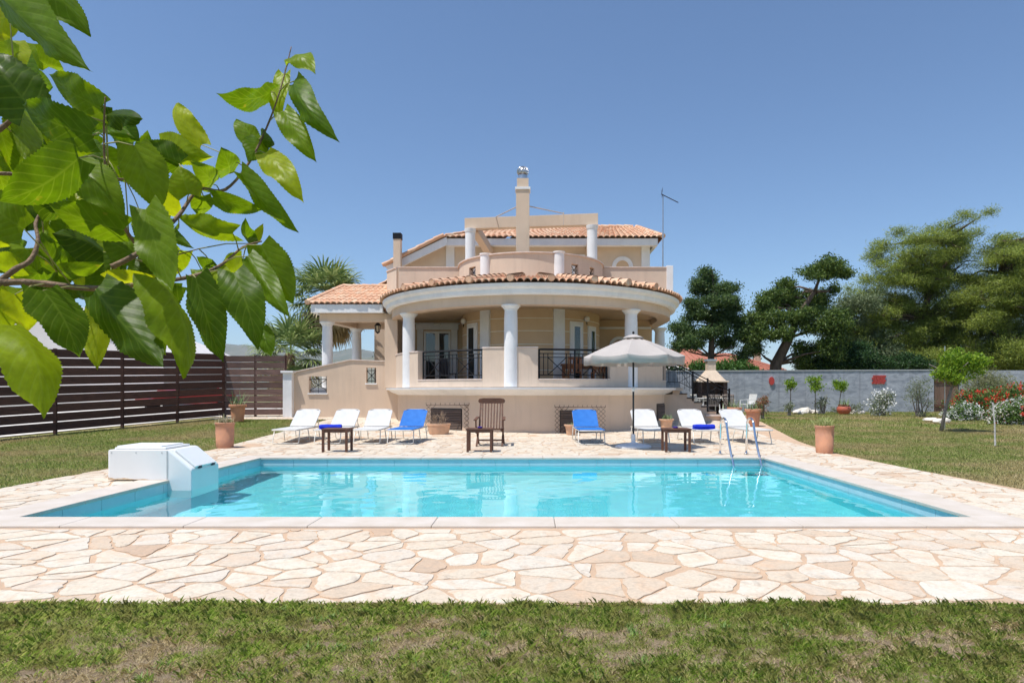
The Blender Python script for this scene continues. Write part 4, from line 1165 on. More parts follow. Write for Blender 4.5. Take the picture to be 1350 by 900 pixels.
MB().add([(5.2,WY,-.2),(20.0,WY,-.2),(20.0,WY,2.30),(5.2,WY,2.24),(5.2,WY+.25,-.2),(20.0,WY+.25,-.2),(20.0,WY+.25,2.30),(5.2,WY+.25,2.24)],
  [(0,1,2,3),(4,7,6,5),(0,4,5,1),(1,5,6,2),(2,6,7,3),(3,7,4,0)]).build('wall_panel', cement, gw)
MB().bar((5.2,WY+.12,2.262),(20.0,WY+.12,2.322),.30,.04).build('wall_coping', mat('pale_cement', (.42,.43,.45), .9), gw)
MB().box(21.3,34,WY,WY+.25,-.2,2.3).build('wall_panel', cement, gw)
gt = thing('garden_gate', 'weathered brown wooden gate at the end of the grey garden wall', 'gate', (20.6,WY,.2))
mb = MB()
for i in range(8): x = 20.05+i*.15; mb.box(x,x+.142,WY+.05,WY+.09,.24,1.98)
mb.build('gate_boards', mat('weathered_wood', (.16,.10,.075), .8, (.10,.065,.05), 4, stretch=(8,1,.6), rnd=.3), gt)
for z in (.5,1.7): MB().box(20.05,21.24,WY+.0,WY+.045,z,z+.1).build('gate_rail', teak, gt)
redp = mat('red_brick_paint', (.42,.05,.045), .7, (.30,.05,.04), 9, bump=.4, bscale=30)
for k, (pa_, pb_, ya, yb, lab) in enumerate(((1013.5,1020.5,496.5,507.5,'small oval red plaque on the grey garden wall beside the leaning tree'),(1149,1166,494.5,506,'wide red panel on the grey garden wall above the white flowering shrub'))):
    x0_, x1_, z0_, z1_ = X_(pa_,WY), X_(pb_,WY), Z_(yb,WY), Z_(ya,WY); mb = MB()
    if k == 0: 
        mb.poly([((x0_+x1_)/2+(x1_-x0_)/2*math.cos(2*PI*i/16),(z0_+z1_)/2+(z1_-z0_)/2*math.sin(2*PI*i/16)) for i in range(16)],[],lambda u,v,t:(u,WY-.06+t,v),.058)
    else:
        for i in range(4):
            zz0 = z0_+(z1_-z0_)*i/4
            for j in range(3): xx = x0_+(x1_-x0_)*(j)/3+(.06 if i%2 else 0); mb.box(xx+.006,xx+(x1_-x0_)/3-.006,WY-.05,WY-.002,zz0+.006,zz0+(z1_-z0_)/4-.006)
    tag(mb.build('wall_plaque', redp, None, origin=((x0_+x1_)/2,WY,z0_)), lab, 'plaque')
# ---------------------------------------------------------------- barbecue
Yb = 28.5; bxm = X_(937,Yb); gz = T(bxm,Yb)
bq = thing('barbecue', 'masonry garden barbecue with pale tapered hood and chimney against grey wall', 'barbecue', (bxm,Yb,gz))
pale = mat('barbecue_render', (.56,.46,.36), .85, (.46,.37,.29), 4); dk = mat('sooty_brick', (.05,.035,.03), .9, (.09,.06,.05), 6)
xa, xb = X_(916,Yb), X_(957,Yb)
zm = Z_(504,Yb)
def tri(y0_, y1_, xx): return None
MB().box(xa+.05,xa+.22,Yb-.4,Yb+.4,gz-.1,zm).build('side_wall', dk, bq); MB().box(xb-.22,xb-.05,Yb-.4,Yb+.4,gz-.1,zm).build('side_wall', dk, bq)
MB().box(xa+.22,xb-.22,Yb+.25,Yb+.4,gz-.1,zm).build('back_wall', dk, bq); MB().box(xa+.22,xb-.22,Yb-.38,Yb+.25,gz+.72,gz+.82).build('hearth', pale, bq)
MB().box(xa,xb,Yb-.48,Yb+.45,zm+.002,zm+.07).build('mantel', pale, bq, bevel=.01)
c0, c1 = X_(931.5,Yb), X_(942.5,Yb); zh = Z_(488,Yb)
MB().add([(xa+.12,Yb-.42,zm+.072),(xb-.12,Yb-.42,zm+.072),(xb-.12,Yb+.4,zm+.072),(xa+.12,Yb+.4,zm+.072),(c0,Yb-.15,zh),(c1,Yb-.15,zh),(c1,Yb+.2,zh),(c0,Yb+.2,zh)],[(0,3,2,1),(4,5,6,7),(0,1,5,4),(1,2,6,5),(2,3,7,6),(3,0,4,7)]).build('hood', pale, bq)
MB().box(c0,c1,Yb-.15,Yb+.2,zh+.002,Z_(476,Yb)).build('chimney', pale, bq); MB().box(c0-.04,c1+.04,Yb-.19,Yb+.24,Z_(476,Yb)+.002,Z_(473.5,Yb)).build('chimney_cap', steel, bq)
# ---------------------------------------------------------------- outdoor plastic table and chairs
wp_ = mat('white_plastic', (.74,.74,.72), .4); taupe = mat('taupe_plastic', (.30,.25,.23), .6)
tx, ty = X_(942,27.0), 27.0; tz = T(tx,ty)
t = thing('garden_table', 'white plastic garden table in front of the barbecue', 'table', (tx,ty,tz))
MB().box(tx-.65,tx+.65,ty-.4,ty+.4,tz+.70,tz+.735).build('tabletop', wp_, t, bevel=.01)
for sx in (-1,1):
    for sy in (-1,1): MB().tube([(tx+sx*.55,ty+sy*.32,tz+.70),(tx+sx*.6,ty+sy*.36,tz)],.028,8).build('leg', wp_, t)
def gchair(label, back):
    r = thing('garden_chair', label, 'chair', (0,0,0), 'plastic chairs around the garden table')
    MB().box(-.23,.23,-.22,.22,.42,.445).build('seat', back, r, bevel=.01)
    b = MB()
    for i in range(7): b.bar((-.20+.066*i,.22,.46),(-.22+.073*i,.30,.86),.045,.02,(0,1,0))
    b.bar((-.24,.30,.86),(.24,.30,.86),.03,.06); b.build('backrest', back, r)
    for sx in (-1,1):
        MB().bar((sx*.25,-.22,.63),(sx*.25,.26,.65),.05,.02).build('armrest', wp_, r)
        MB().tube([(sx*.25,-.2,.63),(sx*.25,-.25,0)],.02,6).build('leg', wp_, r); MB().tube([(sx*.23,.24,.5),(sx*.25,.32,0)],.02,6).build('leg', wp_, r)
    return r
g1 = gchair('taupe garden chair seen from behind, at the near side of the white table', taupe)
Yc = 25.9
g1.location = (X_(938,Yc),Yc,T(8,Yc)); g1.rotation_euler = (0,0,PI+.1)
dup(g1, (X_(964,26.6),26.6,T(8,26.6)), PI-.7, 'taupe garden chair at the right end of the white table')
g3 = gchair('white garden chair at the left side of the table, behind the stair railing', wp_); g3.location = (X_(922,27.0),27.0,T(7,27)); g3.rotation_euler = (0,0,1.9)
dup(g3, (X_(986,28.6),28.6,T(9,28.6)), -1.2, 'white garden chair standing apart, right of the table behind the pots')
# ---------------------------------------------------------------- side stairs with railing
sx0 = X_(880,24.0)
stair = thing('side_stairs', 'outdoor steps climbing to the porch on right side of villa', 'stairs', (5.6,24.6,.2))
mb = MB(); xs0 = 5.05
for i in range(8):
    z = 1.36-i*.16; xx = 5.25+i*.27; mb.box(xx,xx+.27,23.9,25.0,-.1,z-.05)
mb.build('steps', cream, stair)
mb = MB()
for i in range(8): z = 1.36-i*.16; xx = 5.25+i*.27; mb.box(xx-.02,xx+.272,23.86,25.0,z-.049,z-.01)
mb.build('treads', mat('dark_tread', (.05,.045,.045), .5), stair)
MB().poly([(4.85,-.2),(6.9,-.2),(6.9,.34),(6.45,.36),(5.2,1.15),(4.85,1.15)],[],lambda u,v,t:(u,23.62+t,v),.2).build('stair_side_wall', cream, stair)
MB().box(6.4,6.95,23.55,23.86,.345,.40).build('side_wall_coping', coping_m, stair)
rl = MB(); p = [(5.05,23.9,2.22),(5.5,23.9,2.22),(7.35,23.9,1.28)]
rl.tube(p,.02,6); rl.tube([(a_,b_,c_-.12) for a_,b_,c_ in p],.010,6); rl.tube([(a_,b_,c_-.62) for a_,b_,c_ in p],.012,6)
for i in range(14):
    x = 5.1+i*.17; zt = 2.22 if x < 5.5 else 2.22-(x-5.5)*.508; rl.tube([(x,23.9,zt-.62),(x,23.9,zt-.12)],.008,5)
for i in range(4):
    x = 5.5+i*.46; z_a = 2.22-(x-5.5)*.508; z_b = z_a-.46*.508; rl.tube([(x,23.9,z_a-.12),(x+.46,23.9,z_b-.62)],.009,5); rl.tube([(x,23.9,z_a-.62),(x+.46,23.9,z_b-.12)],.009,5)
rl.build('stair_railing', iron, stair)
for x, zb, zt in ((6.0,.9,1.98),(6.55,.5,1.72),(7.35,.18,1.34)): MB().box(x-.028,x+.028,23.872,23.928,zb,zt+.03).build('railing_post', iron, stair)
rl2 = MB(); rl2.tube([(5.1,25.0,2.22),(5.6,25.0,2.22),(7.4,25.0,1.3)],.018,6); 
for i in range(12): x = 5.2+i*.19; zt = 2.22 if x < 5.6 else 2.22-(x-5.6)*.51; rl2.tube([(x,25.0,zt-.7),(x,25.0,zt)],.008,5)
rl2.build('stair_railing', iron, stair)
# low kerb strip at the far right edge of the patio
x0_, x1_ = X_(929,23.6), X_(962,23.6)
tag(MB().box(7.1,8.55,24.0,24.28,.0,.36).build('low_kerb_wall', cream2, None, origin=(7.8,24,.1), bevel=.01), 'low cream kerb wall at the back edge of the patio below the table', 'low wall')
# ---------------------------------------------------------------- folding trellis baskets over basement windows
def trellis(cx_, y, w, z0, z1, label, flat=True, par=None):
    r = thing('wire_trellis', label, 'trellis', (cx_,y,z0), 'dark wire trellises over the basement windows')
    mb = MB(); n = 6; hw = w/2
    # scissor lattice, bulging forward like a basket
    def q(u, v):
        return (cx_+u*hw, y-.07-.05*math.cos(u*1.3), z0+(z1-z0)*v)
    k = int(w/.13)
    for i in range(-n, k+1):
        for sgn in (1,-1):
            pts = []
            for j in range(7):
                v = j/6; u = -1+2*(i+(v*n if sgn > 0 else (1-v)*n))/k
                if -1 <= u <= 1 and not (abs(u) < .62 and v < .92): pts.append(q(u,v))
                else:
                    if len(pts) > 1: mb.tube(pts,.006,4)
                    pts = []
            if len(pts) > 1: mb.tube(pts,.006,4)
    for i in range(k+1): u = -1+2*i/k; a_ = q(u,1); mb.tube([a_,(a_[0],a_[1]-.02,a_[2]+.06)],.007,4)
    mb.tube([q(-1+2*i/10,1) for i in range(11)],.008,4); 
    mb.build('lattice', mat('brown_wire', (.10,.07,.055), .7), r); return r
for pa_, pb_, y_, z0_, z1_, lab in ((561,618,19.15,.03,.85,'dark diamond wire trellis on the villa base behind the terracotta bowl'),
        (731,797,19.05,.0,.80,'dark diamond wire trellis on the villa base behind the blue lounger')):
    x0_, x1_ = X_(pa_,y_), X_(pb_,y_); cxx = (x0_+x1_)/2; yy = DY-math.sqrt(4.85**2-cxx**2)-.18; trellis(cxx, yy, x1_-x0_, z0_+.02, z1_, lab)
# ---------------------------------------------------------------- plants
def blades_cluster(cx, cy, cz, n, L0, L1, w, spread=.06, lean=.6, up=1.0, seg=3, bend=.5, rg=None):
    V = []
    rg = rg or random
    for _ in range(n):
        a = rg.uniform(0,2*PI); ln = rg.uniform(.1,1)*lean; L_ = rg.uniform(L0,L1); x = cx+rg.gauss(0,spread); y = cy+rg.gauss(0,spread)
        d = Vector((math.cos(a)*ln, math.sin(a)*ln, up)).normalized(); side = Vector((-math.sin(a),math.cos(a),0)); p = Vector((x,y,cz)); prevl = p-side*w/2; prevr = p+side*w/2
        for s_ in range(seg):
            d = (d+Vector((math.cos(a),math.sin(a),0))*bend*.25-Vector((0,0,bend*.12*s_))).normalized(); p = p+d*L_/seg; ww = w*(1-(s_+1)/seg*.92)
            l, r = p-side*ww/2, p+side*ww/2; V.append([prevl,prevr,r,l]); prevl, prevr = l, r
    return np.array([[list(q) for q in f] for f in V])
def pot_prof(R, h, kind):
    if kind == 'urn': return [(.0,0),(R*.62,0),(R*.66,.02),(R*.72,h*.3),(R*.82,h*.75),(R*.84,h*.84),(R*1.0,h*.86),(R*1.02,h*.98),(R*.96,h),(R*.86,h),(R*.84,h*.9),(.0,h*.9)]
    if kind == 'cyl': return [(.0,0),(R*.86,0),(R*.88,.01),(R*.93,h*.33),(R*.915,h*.34),(R*.96,h*.66),(R*.945,h*.67),(R*.97,h*.9),(R*1.02,h*.93),(R*1.02,h*.99),(R*.95,h),(R*.86,h),(R*.85,h*.93),(.0,h*.93)]
    if kind == 'round': return [(.0,0),(R*.55,0),(R*.9,h*.28),(R,h*.5),(R*.9,h*.75),(R*.72,h*.88),(R*.8,h),(R*.7,h),(R*.62,h*.9),(.0,h*.88)]
    if kind == 'bowl': return [(.0,0),(R*.8,0),(R*.86,h*.2),(R*.95,h*.8),(R*1.0,h*.84),(R*1.0,h),(R*.93,h),(R*.9,h*.85),(.0,h*.85)]
green_f = foliage('garden_leaf', [(.035,.085,.018),(.06,.14,.028),(.10,.19,.04)], .35)
dry_f = foliage('dry_succulent', [(.20,.22,.11),(.30,.27,.16),(.38,.31,.21)], .2)
agave_f = foliage('agave_leaf', [(.10,.17,.07),(.16,.24,.10),(.23,.29,.14)], .2)
succ_f = foliage('yellow_succulent', [(.20,.27,.08),(.30,.34,.13),(.38,.36,.18)], .3)
def potted(px, Y, R, h, kind, potm, label, plant, zoff=0, sy=1, name='potted_plant'):
    x = X_(px,Y); z = T(x,Y)+zoff
    r = thing(name, label, 'potted plant', (x,Y,z))
    MB().lathe(pot_prof(R,h,kind),(x,Y,z),28,1,sy).build('pot', potm, r, auto=35)
    MB().lathe([(.0,0),(R*.84,.0),(R*.8,.02),(.0,.03)],(x,Y,z+h*(.9 if kind != 'round' else .86)),20,1,sy).build('potting_soil', soil, r)
    plant(x, Y, z+h*.92, R, r); return r
def p_agave(n, L0, L1, w, lean=.8, m=None, spread=None, bend=.4):
    def f(x, y, z, R, r): npmesh('foliage', blades_cluster(x,y,z,n,L0,L1,w,spread or R*.4,lean,1,3,bend), 4, m or agave_f, r)
    return f
def p_sticks(x, y, z, R, r):
    mb = MB()
    for _ in range(26):
        a = random.uniform(0,2*PI); l = random.uniform(.15,.42); s_ = random.uniform(.2,.9); p0 = Vector((x+random.uniform(-R,R)*.6,y+random.uniform(-.1,.1),z)); p1 = p0+Vector((math.cos(a)*s_,math.sin(a)*s_*.6,1)).normalized()*l
        mb.tube([p0,p1],[.008,.004],5); 
        for __ in range(2): mb.tube([p0.lerp(p1,.6),p0.lerp(p1,.6)+Vector((random.uniform(-.1,.1),random.uniform(-.1,.1),random.uniform(.05,.16)))],[.005,.003],4)
    mb.build('dry_stems', mat('dry_stem', (.33,.25,.18), .9, (.22,.16,.11), 8), r)
potted(296.5,14.3,.20,.56,'cyl',terracotta,'tall banded terracotta pot on the left lawn edge with dry succulent',p_agave(110,.12,.30,.022,.9,dry_f))
potted(313.5,21.0,.27,.55,'urn',terracotta,'terracotta urn with spiky aloe in front of the fence corner',p_agave(34,.25,.62,.035,.9,agave_f,bend=.2))
potted(1087,13.15,.185,.56,'cyl',terracotta,'tall banded terracotta pot at right lawn edge with spreading succulent',p_agave(100,.14,.30,.028,1.1,succ_f))
potted(578.5,18.55,.34,.30,'bowl',terracotta2,'wide oval terracotta bowl of bare dry stems below left basement window',p_sticks,sy=.7)
potted(753,18.4,.20,.30,'urn',terracotta2,'small terracotta pot tucked behind the blue lounger by the parasol',p_agave(30,.05,.12,.015))
potted(878.5,20.0,.23,.34,'urn',terracotta2,'pale terracotta pot with aloe beside the villa wall, behind the parasol lounger',p_agave(40,.12,.3,.028,.9,agave_f))
potted(968.5,23.3,.26,.50,'urn',terracotta,'terracotta pot with agave, left one of the two behind the last loungers',p_agave(36,.15,.42,.035,.8,agave_f))
potted(993,21.0,.27,.56,'urn',terracotta,'terracotta pot with agave, nearer and right one of the two behind the last lounger',p_agave(40,.15,.42,.03,.9,agave_f))
potted(1112.5,28.5,.30,.42,'round',redpot,'round red clay jar with spiky plant beside the grey garden wall',p_agave(40,.15,.45,.035,.8,agave_f))
# small standards (lemon trees)
lemon_f = foliage('lemon_leaf', [(.08,.16,.015),(.16,.27,.02),(.28,.38,.035)], .45)
def standard(px, Y, ztop_px, zlow_px, rpx, stem_base_px, label, m=lemon_f, n=900, ls=.09, rt=.025, name='lemon_tree', lean=0, pot=None):
    x = X_(px,Y); z0 = T(x,Y); zt, zl = Z_(ztop_px,Y), Z_(zlow_px,Y); rx = rpx*Y/F
    r = thing(name, label, 'tree', (x-lean,Y,z0))
    c = Vector((x,Y,(zt+zl)/2)); rz = (zt-zl)/2
    t = MB().tube([(x-lean,Y,z0),(x-lean*.6,Y+.02,z0+(zl-z0)*.5),(x,Y,zl+.1),(x+.02,Y,c.z+rz*.4)],[rt,rt*.85,rt*.7,rt*.3],8)
    for i in range(7):
        a = i*2.4; t.tube([(x,Y,zl),(x+math.cos(a)*rx*.5,Y+math.sin(a)*rx*.5,c.z),(x+math.cos(a)*rx*.85,Y+math.sin(a)*rx*.85,c.z+rz*.3*math.sin(i))],[rt*.5,rt*.3,rt*.15],5)
    t.build('trunk', greybark, r, smooth=True)
    cl = [(x,Y,c.z,rx*.5,rx*.5,rz*.55)]+[(x+random.uniform(-.8,.8)*rx,Y+random.uniform(-.7,.7)*rx,c.z+random.uniform(-.65,.8)*rz,rx*(.2+.25*random.random()),rx*.33,rz*(.2+.2*random.random())) for _ in range(15)]
    C = crown_pts(cl, n//5, 5, ls*.6); npmesh('crown', leaves(C, ls, .5, .15), 4, m, r); return r
standard(1042.5,28.5,497,516,7,0,'thin young lemon tree with a narrow crown left of the two others by the wall',n=500)
standard(1075,29.0,494.5,517,12,0,'young lemon tree with a round bright crown behind the tall terracotta pot',n=900)
standard(1109,29.5,502,517,11,0,'young lemon tree with a flat crown beside the round red jar',n=800,lean=.12)
standard(1256,19.2,460,511,32,0,'bushy bright green lemon tree on a leaning grey trunk on right lawn',n=5200,ls=.085,rt=.055,lean=.34)
# stakes
for px, Y, za, zb, r_, lab in ((1245.5,19.8,456,480,.012,'thin grey stake poking out above the bushy lemon tree'),):
    x = X_(px,Y); tag(MB().tube([(x,Y,.1),(x,Y,Z_(za,Y))],r_,6).build('garden_stake', steel, None, origin=(x,Y,0)), lab, 'stake')
x = X_(1312,14.9); q = MB(); q.tube([(x,14.9,0),(x-.01,14.9,.5),(x-.04,14.92,1.0)],[.02,.017,.012],7); q.tube([(x-.035,14.92,.85),(x+.1,14.9,1.02)],[.009,.006],5); q.tube([(x-.03,14.92,.78),(x-.14,14.9,.9)],[.008,.005],5)
tag(q.build('bare_sapling', mat('white_trunk', (.55,.53,.52), .8, (.3,.28,.27), 12), None, origin=(x,14.9,0)), 'bare whitewashed forked sapling stake on right lawn before the flowers', 'sapling')
# shrubs with flowers
def shrub(clumps, n, ls, m, label, name, cat='shrub', flowers=None, stems=6, asp=.45, group=None, droop=0, tuft=5, spread=None):
    x = sum(c[0] for c in clumps)/len(clumps); y = sum(c[1] for c in clumps)/len(clumps); z = T(x,y)
    r = thing(name, label, cat, (x,y,z), group)
    t = MB()
    for i in range(stems):
        c = clumps[i % len(clumps)]; t.tube([(x+random.uniform(-.15,.15),y,z-.05),(c[0]+random.uniform(-.3,.3)*c[3],c[1],c[2]),(c[0]+random.uniform(-.7,.7)*c[3],c[1],c[2]+c[5]*.6)],[.03,.015,.006],5)
    t.build('stems', greybark, r)
    npmesh('foliage', leaves(crown_pts(clumps, n//tuft, tuft, spread or ls*.7), ls, asp, droop), 4, m, r)
    if flowers:
        for (k, fm, fs_, sub) in flowers:
            cl = np.array(sub or clumps); cl = cl.copy(); cl[:,3:6] *= 1.04
            C = crown_pts(cl, k, 6, fs_*.8, hollow=9); npmesh('flowers', leaves(C, fs_, .8), 4, fm, r)['kind'] = 'stuff'
    return r
white_fl = foliage('white_petal', [(.75,.70,.66),(.82,.80,.78),(.78,.66,.62)], .3)
pink_fl = foliage('pale_pink_petal', [(.75,.60,.55),(.80,.70,.66),(.72,.62,.52)], .3)
red_fl = foliage('red_petal', [(.55,.02,.015),(.70,.05,.03),(.62,.10,.07)], .3)
ole_f = foliage('oleander_leaf', [(.05,.10,.02),(.09,.16,.035),(.14,.21,.06)], .3)
grey_f = foliage('olive_leaf', [(.10,.13,.07),(.16,.19,.11),(.22,.24,.16)], .3)
dark_f = foliage('dark_leaf', [(.015,.04,.012),(.03,.07,.02),(.05,.10,.03)], .3)
def CL(px, py, Y, rx, ry, dz=None, dy=0): 
    k = Y/F; return (X_(px,Y), Y+dy, Z_(py,Y), rx*k, (dz or (rx+ry)/2)*k, ry*k)
Y = 24.0
shrub([CL(1270,545,Y,22,13),CL(1262,552,Y,16,9)], 3800,.09,ole_f,'white flowering oleander bush left of the red ones, by the garden gate','oleander_bush',flowers=[(330,white_fl,.05,None)])
shrub([CL(1292,533,25.0,36,18),CL(1278,521,25.0,18,7),CL(1315,524,25.0,24,14),CL(1345,520,25,24,14),CL(1303,545,25,24,16)], 9000,.10,ole_f,'large red flowering oleander hedge bush beyond the lemon tree','oleander_bush',flowers=[(420,red_fl,.06,None)])
shrub([CL(1330,545,22.0,24,16),CL(1350,540,22,22,18),CL(1318,555,22,14,9)], 5200,.09,ole_f,'pale pink and white flowering oleander bush at the right, behind the sapling','oleander_bush',flowers=[(420,pink_fl,.05,None),(60,red_fl,.05,None)])
shrub([CL(1163,530,27,15,17),CL(1170,522,27,10,9),CL(1155,540,27,10,9)], 1700,.08,grey_f,'white blossomed shrub against the grey wall below the red panel','flowering_shrub',flowers=[(90,white_fl,.07,None)])
shrub([CL(1212,510,26,17,14),CL(1206,522,26,14,12),CL(1222,530,26,10,12),CL(1213,545,26,12,6)], 2300,.075,grey_f,'wispy grey green olive sapling before the end of the grey wall','olive_shrub',asp=.28,stems=9)
shrub([CL(1298,500,27,30,14),CL(1315,508,27,28,16),CL(1285,515,27,20,14)], 7000,.11,foliage('broom_leaf', [(.12,.14,.05),(.19,.20,.09),(.25,.25,.14)],.3),'greyish broom bush standing behind the red oleanders','broom_bush',asp=.16)
shrub([CL(1001,537,25,9,9),CL(1008,528,25,6,8)], 700,.08,foliage('rusty_leaf', [(.12,.12,.04),(.22,.12,.07),(.30,.14,.09)],.3),'small rusty brown shrub right of the two agave pots','low_shrub')
shrub([CL(1040,536,27,8,6)], 400,.07,grey_f,'low grey shrub at the foot of the narrow lemon tree','low_shrub')
shrub([CL(1082,532,29,7,10),CL(1088,528,29,5,8)], 400,.08,grey_f,'low thin weedy shrub beside the round crowned lemon tree','low_shrub')
shrub([CL(1128,537,29,9,6),CL(1100,540,29,6,4)], 400,.08,grey_f,'scruffy ground shrub right of the round red jar','low_shrub')
# rocks
def rock_mesh(cx, cy, cz, r):
    bm = bmesh.new(); bmesh.ops.create_icosphere(bm, subdivisions=2, radius=1); sx, sy, sz = random.uniform(.7,1.3), random.uniform(.7,1.1), random.uniform(.4,.7); ph = random.uniform(0,6)
    for v in bm.verts:
        n_ = 1+.25*math.sin(v.co.x*4+ph)*math.cos(v.co.y*3+ph)+random.uniform(-.08,.08)
        v.co = Vector((v.co.x*sx,v.co.y*sy,v.co.z*sz))*n_*r+Vector((cx,cy,cz+r*.25))
    mb = MB(); bm.verts.index_update(); mb.add([v.co for v in bm.verts],[tuple(v.index for v in f.verts) for f in bm.faces]); bm.free(); return mb
RK = [(1051,541,.28),(1062,538,.38),(1058,543,.26),(1071,537,.30),(1083,540,.2),(1122,541,.26),(1136,542,.2),(1230,556,.26),(1238,560,.2),(1246,558,.24),(1222,553,.18)]
for i, (px, py, r_) in enumerate(RK):
    Y = (29.5 if i < 7 else 25.5)-(py-540)*.15; x = X_(px,Y)
    o = rock_mesh(x,Y,T(x,Y),r_*.8).build('rock', rock, None, origin=(x,Y,T(x,Y)))
    w_ = ['pale limestone rock by the grey wall between the lemon trees','large pale limestone rock by the wall, biggest of its heap','pale rock in front of the biggest limestone rock','pale rock right of the biggest limestone rock','small flat rock left of the round crowned lemon tree','pale rock just right of the round red jar','small pale rock below the red wall panel','pale rock at the foot of the olive sapling','low pale rock between olive sapling and lemon trunk','pale rock at the foot of the wooden gate','smallest rock at left of the olive sapling foot'][i]
    tag(o, w_, 'rock', 'white rocks along the garden wall')
# ---------------------------------------------------------------- big trees beyond the wall
pine_f = foliage('pine_needles', [(.09,.13,.025),(.19,.24,.045),(.33,.38,.08),(.15,.19,.045)], .45)
cyp_f = foliage('cypress_spray', [(.03,.065,.022),(.07,.12,.035),(.13,.185,.055)], .35)
cyp2_f = foliage('dark_conifer', [(.035,.07,.016),(.08,.13,.026),(.15,.20,.045)], .35)
olive_f = foliage('grey_green_leaf', [(.09,.12,.06),(.15,.19,.09),(.21,.25,.13)], .3)
def crown_tree(name, label, Y, trunk, limbs, cl, n, ls, m, tuft=9, spread=.28, asp=.35, droop=0, flat=0, tr=.22, mb=bark, flatz=.6, dyr=1.0, group=None, hollow=2.4, kr=(.34,.6)):
    r0 = trunk[0]; x0 = X_(r0[0],Y); g0 = T(x0,Y)
    r = thing(name, label, 'tree', (x0,Y,g0-.04), group)
    pts = [(x0,Y,g0-.15)]+[(X_(px,Y),Y+random.uniform(-.2,.2),Z_(py,Y)) for px,py in trunk[1:]]
    k = len(pts); t = MB().tube(pts,[tr*(1-.92*i/(k-1)) for i in range(k)],10)
    clumps = []
    for c in cl:
        px, py, rx, ry = c[:4]; dy = c[4] if len(c) > 4 else random.uniform(-1,1)*dyr
        clumps.append((X_(px,Y),Y+dy,Z_(py,Y),rx*Y/F,max(rx,ry)*Y/F*.9,ry*Y/F))
        # limb from nearest trunk point to clump
        e = Vector(clumps[-1][:3]); cand = [Vector(p) for p in pts if p[2] < e.z+.5] or [Vector(pts[0])]; s_ = min(cand[1:] or cand, key=lambda p:(p-e).length)
        mid = s_.lerp(e,.5)+Vector((random.uniform(-.2,.2),0,random.uniform(-.1,.3))); t.tube([s_,mid,s_.lerp(e,.85)],[tr*.28,tr*.16,tr*.04],6)
        for q in range(3):
            d = Vector((random.uniform(-1,1)*clumps[-1][3],random.uniform(-1,1)*clumps[-1][4]*.6,random.uniform(-.4,.8)*clumps[-1][5])); t.tube([e-d*.15,e+d*.75],[tr*.09,tr*.03],5)
    t.build('trunk', mb, r, smooth=True)
    sub_ = []
    for c in clumps:
        for q in range(9):
            d = Vector((random.gauss(0,1),random.gauss(0,1),random.gauss(0,1))).normalized()*random.uniform(.45,.95); k_ = random.uniform(*kr)
            sub_.append((c[0]+d.x*c[3],c[1]+d.y*c[4],c[2]+d.z*c[5],c[3]*k_,c[4]*k_,max(c[5]*k_*1.1,.22)))
    C = crown_pts(sub_, n//tuft, tuft, spread*.75, hollow=hollow, flatz=flatz)
    npmesh('crown', leaves(C, ls, asp, droop, flat), 4, m, r); return r
crown_tree('cypress_tree','dark layered conifer with straight trunk beyond the wall, nearest the villa',37,[(938,520),(938,470),(940,430),(941,390),(940,362)],[],
  [(941,365,9,10),(935,380,20,9),(958,383,14,7),(944,398,22,8),(916,401,12,7),(967,404,13,9),(925,418,22,9),(955,420,22,9),(903,432,17,11),(975,436,17,12),(935,438,20,10),(908,452,16,9),(985,455,13,13),(958,450,14,8),(900,446,9,9),(972,472,9,9),(921,372,6,5),(930,360,7,6),(893,455,7,7)],
  60000,.14,cyp_f,tuft=12,spread=.24,droop=.5,asp=.4,tr=.24,dyr=.9,kr=(.22,.5))
crown_tree('leaning_conifer','dark conifer leaning right with drooping top branch beyond the grey wall',36,[(1019,520),(1024,480),(1040,445),(1055,415),(1072,385),(1085,352)],[],
  [(1085,352,18,8),(1105,352,14,6),(1122,357,9,5),(1070,364,18,10),(1045,374,14,8),(1058,390,30,14),(1030,394,24,13),(1012,402,18,13),(1085,390,22,16),(1002,418,16,14),(1035,420,26,16),(1070,425,28,18),(1000,440,13,12),(1095,430,20,20),(1020,445,12,10),(1090,460,18,16),(1060,462,16,16),(1004,458,9,10),(1104,378,5,10),(1075,480,20,10)],
  64000,.15,cyp2_f,tuft=14,spread=.24,droop=.5,asp=.4,tr=.38,dyr=1.2,kr=(.25,.52))
crown_tree('olive_tree','grey green olive tree between the leaning conifer and the big pines',39,[(1105,520),(1108,470),(1118,430),(1125,410)],[],
  [(1118,410,24,16),(1140,400,20,14),(1100,430,24,20),(1135,435,28,22),(1120,460,34,22),(1150,462,26,22),(1095,470,22,18),(1170,475,22,16)],42000,.16,olive_f,tuft=8,spread=.3,asp=.28,tr=.25)
def fillpoly(poly, step, rx, ry):
    out = []; xs = [p[0] for p in poly]; ys = [p[1] for p in poly]; y = min(ys)
    while y < max(ys):
        x = min(xs)
        while x < max(xs):
            a, b = x+random.uniform(-.4,.4)*step, y+random.uniform(-.4,.4)*step*.7
            if inpoly((a,b), poly): out.append((a,b,rx*random.uniform(.7,1.2),ry*random.uniform(.7,1.2)))
            x += step
        y += step*.7
    return out
PC = fillpoly([(1095,492),(1102,440),(1122,400),(1138,368),(1165,345),(1162,322),(1185,308),(1215,318),(1240,304),(1268,296),(1292,302),(1285,330),(1300,370),(1295,492)], 19, 17, 11)
PDp = fillpoly([(1265,492),(1280,400),(1295,355),(1312,330),(1345,312),(1400,310),(1400,492)], 19, 17, 11)
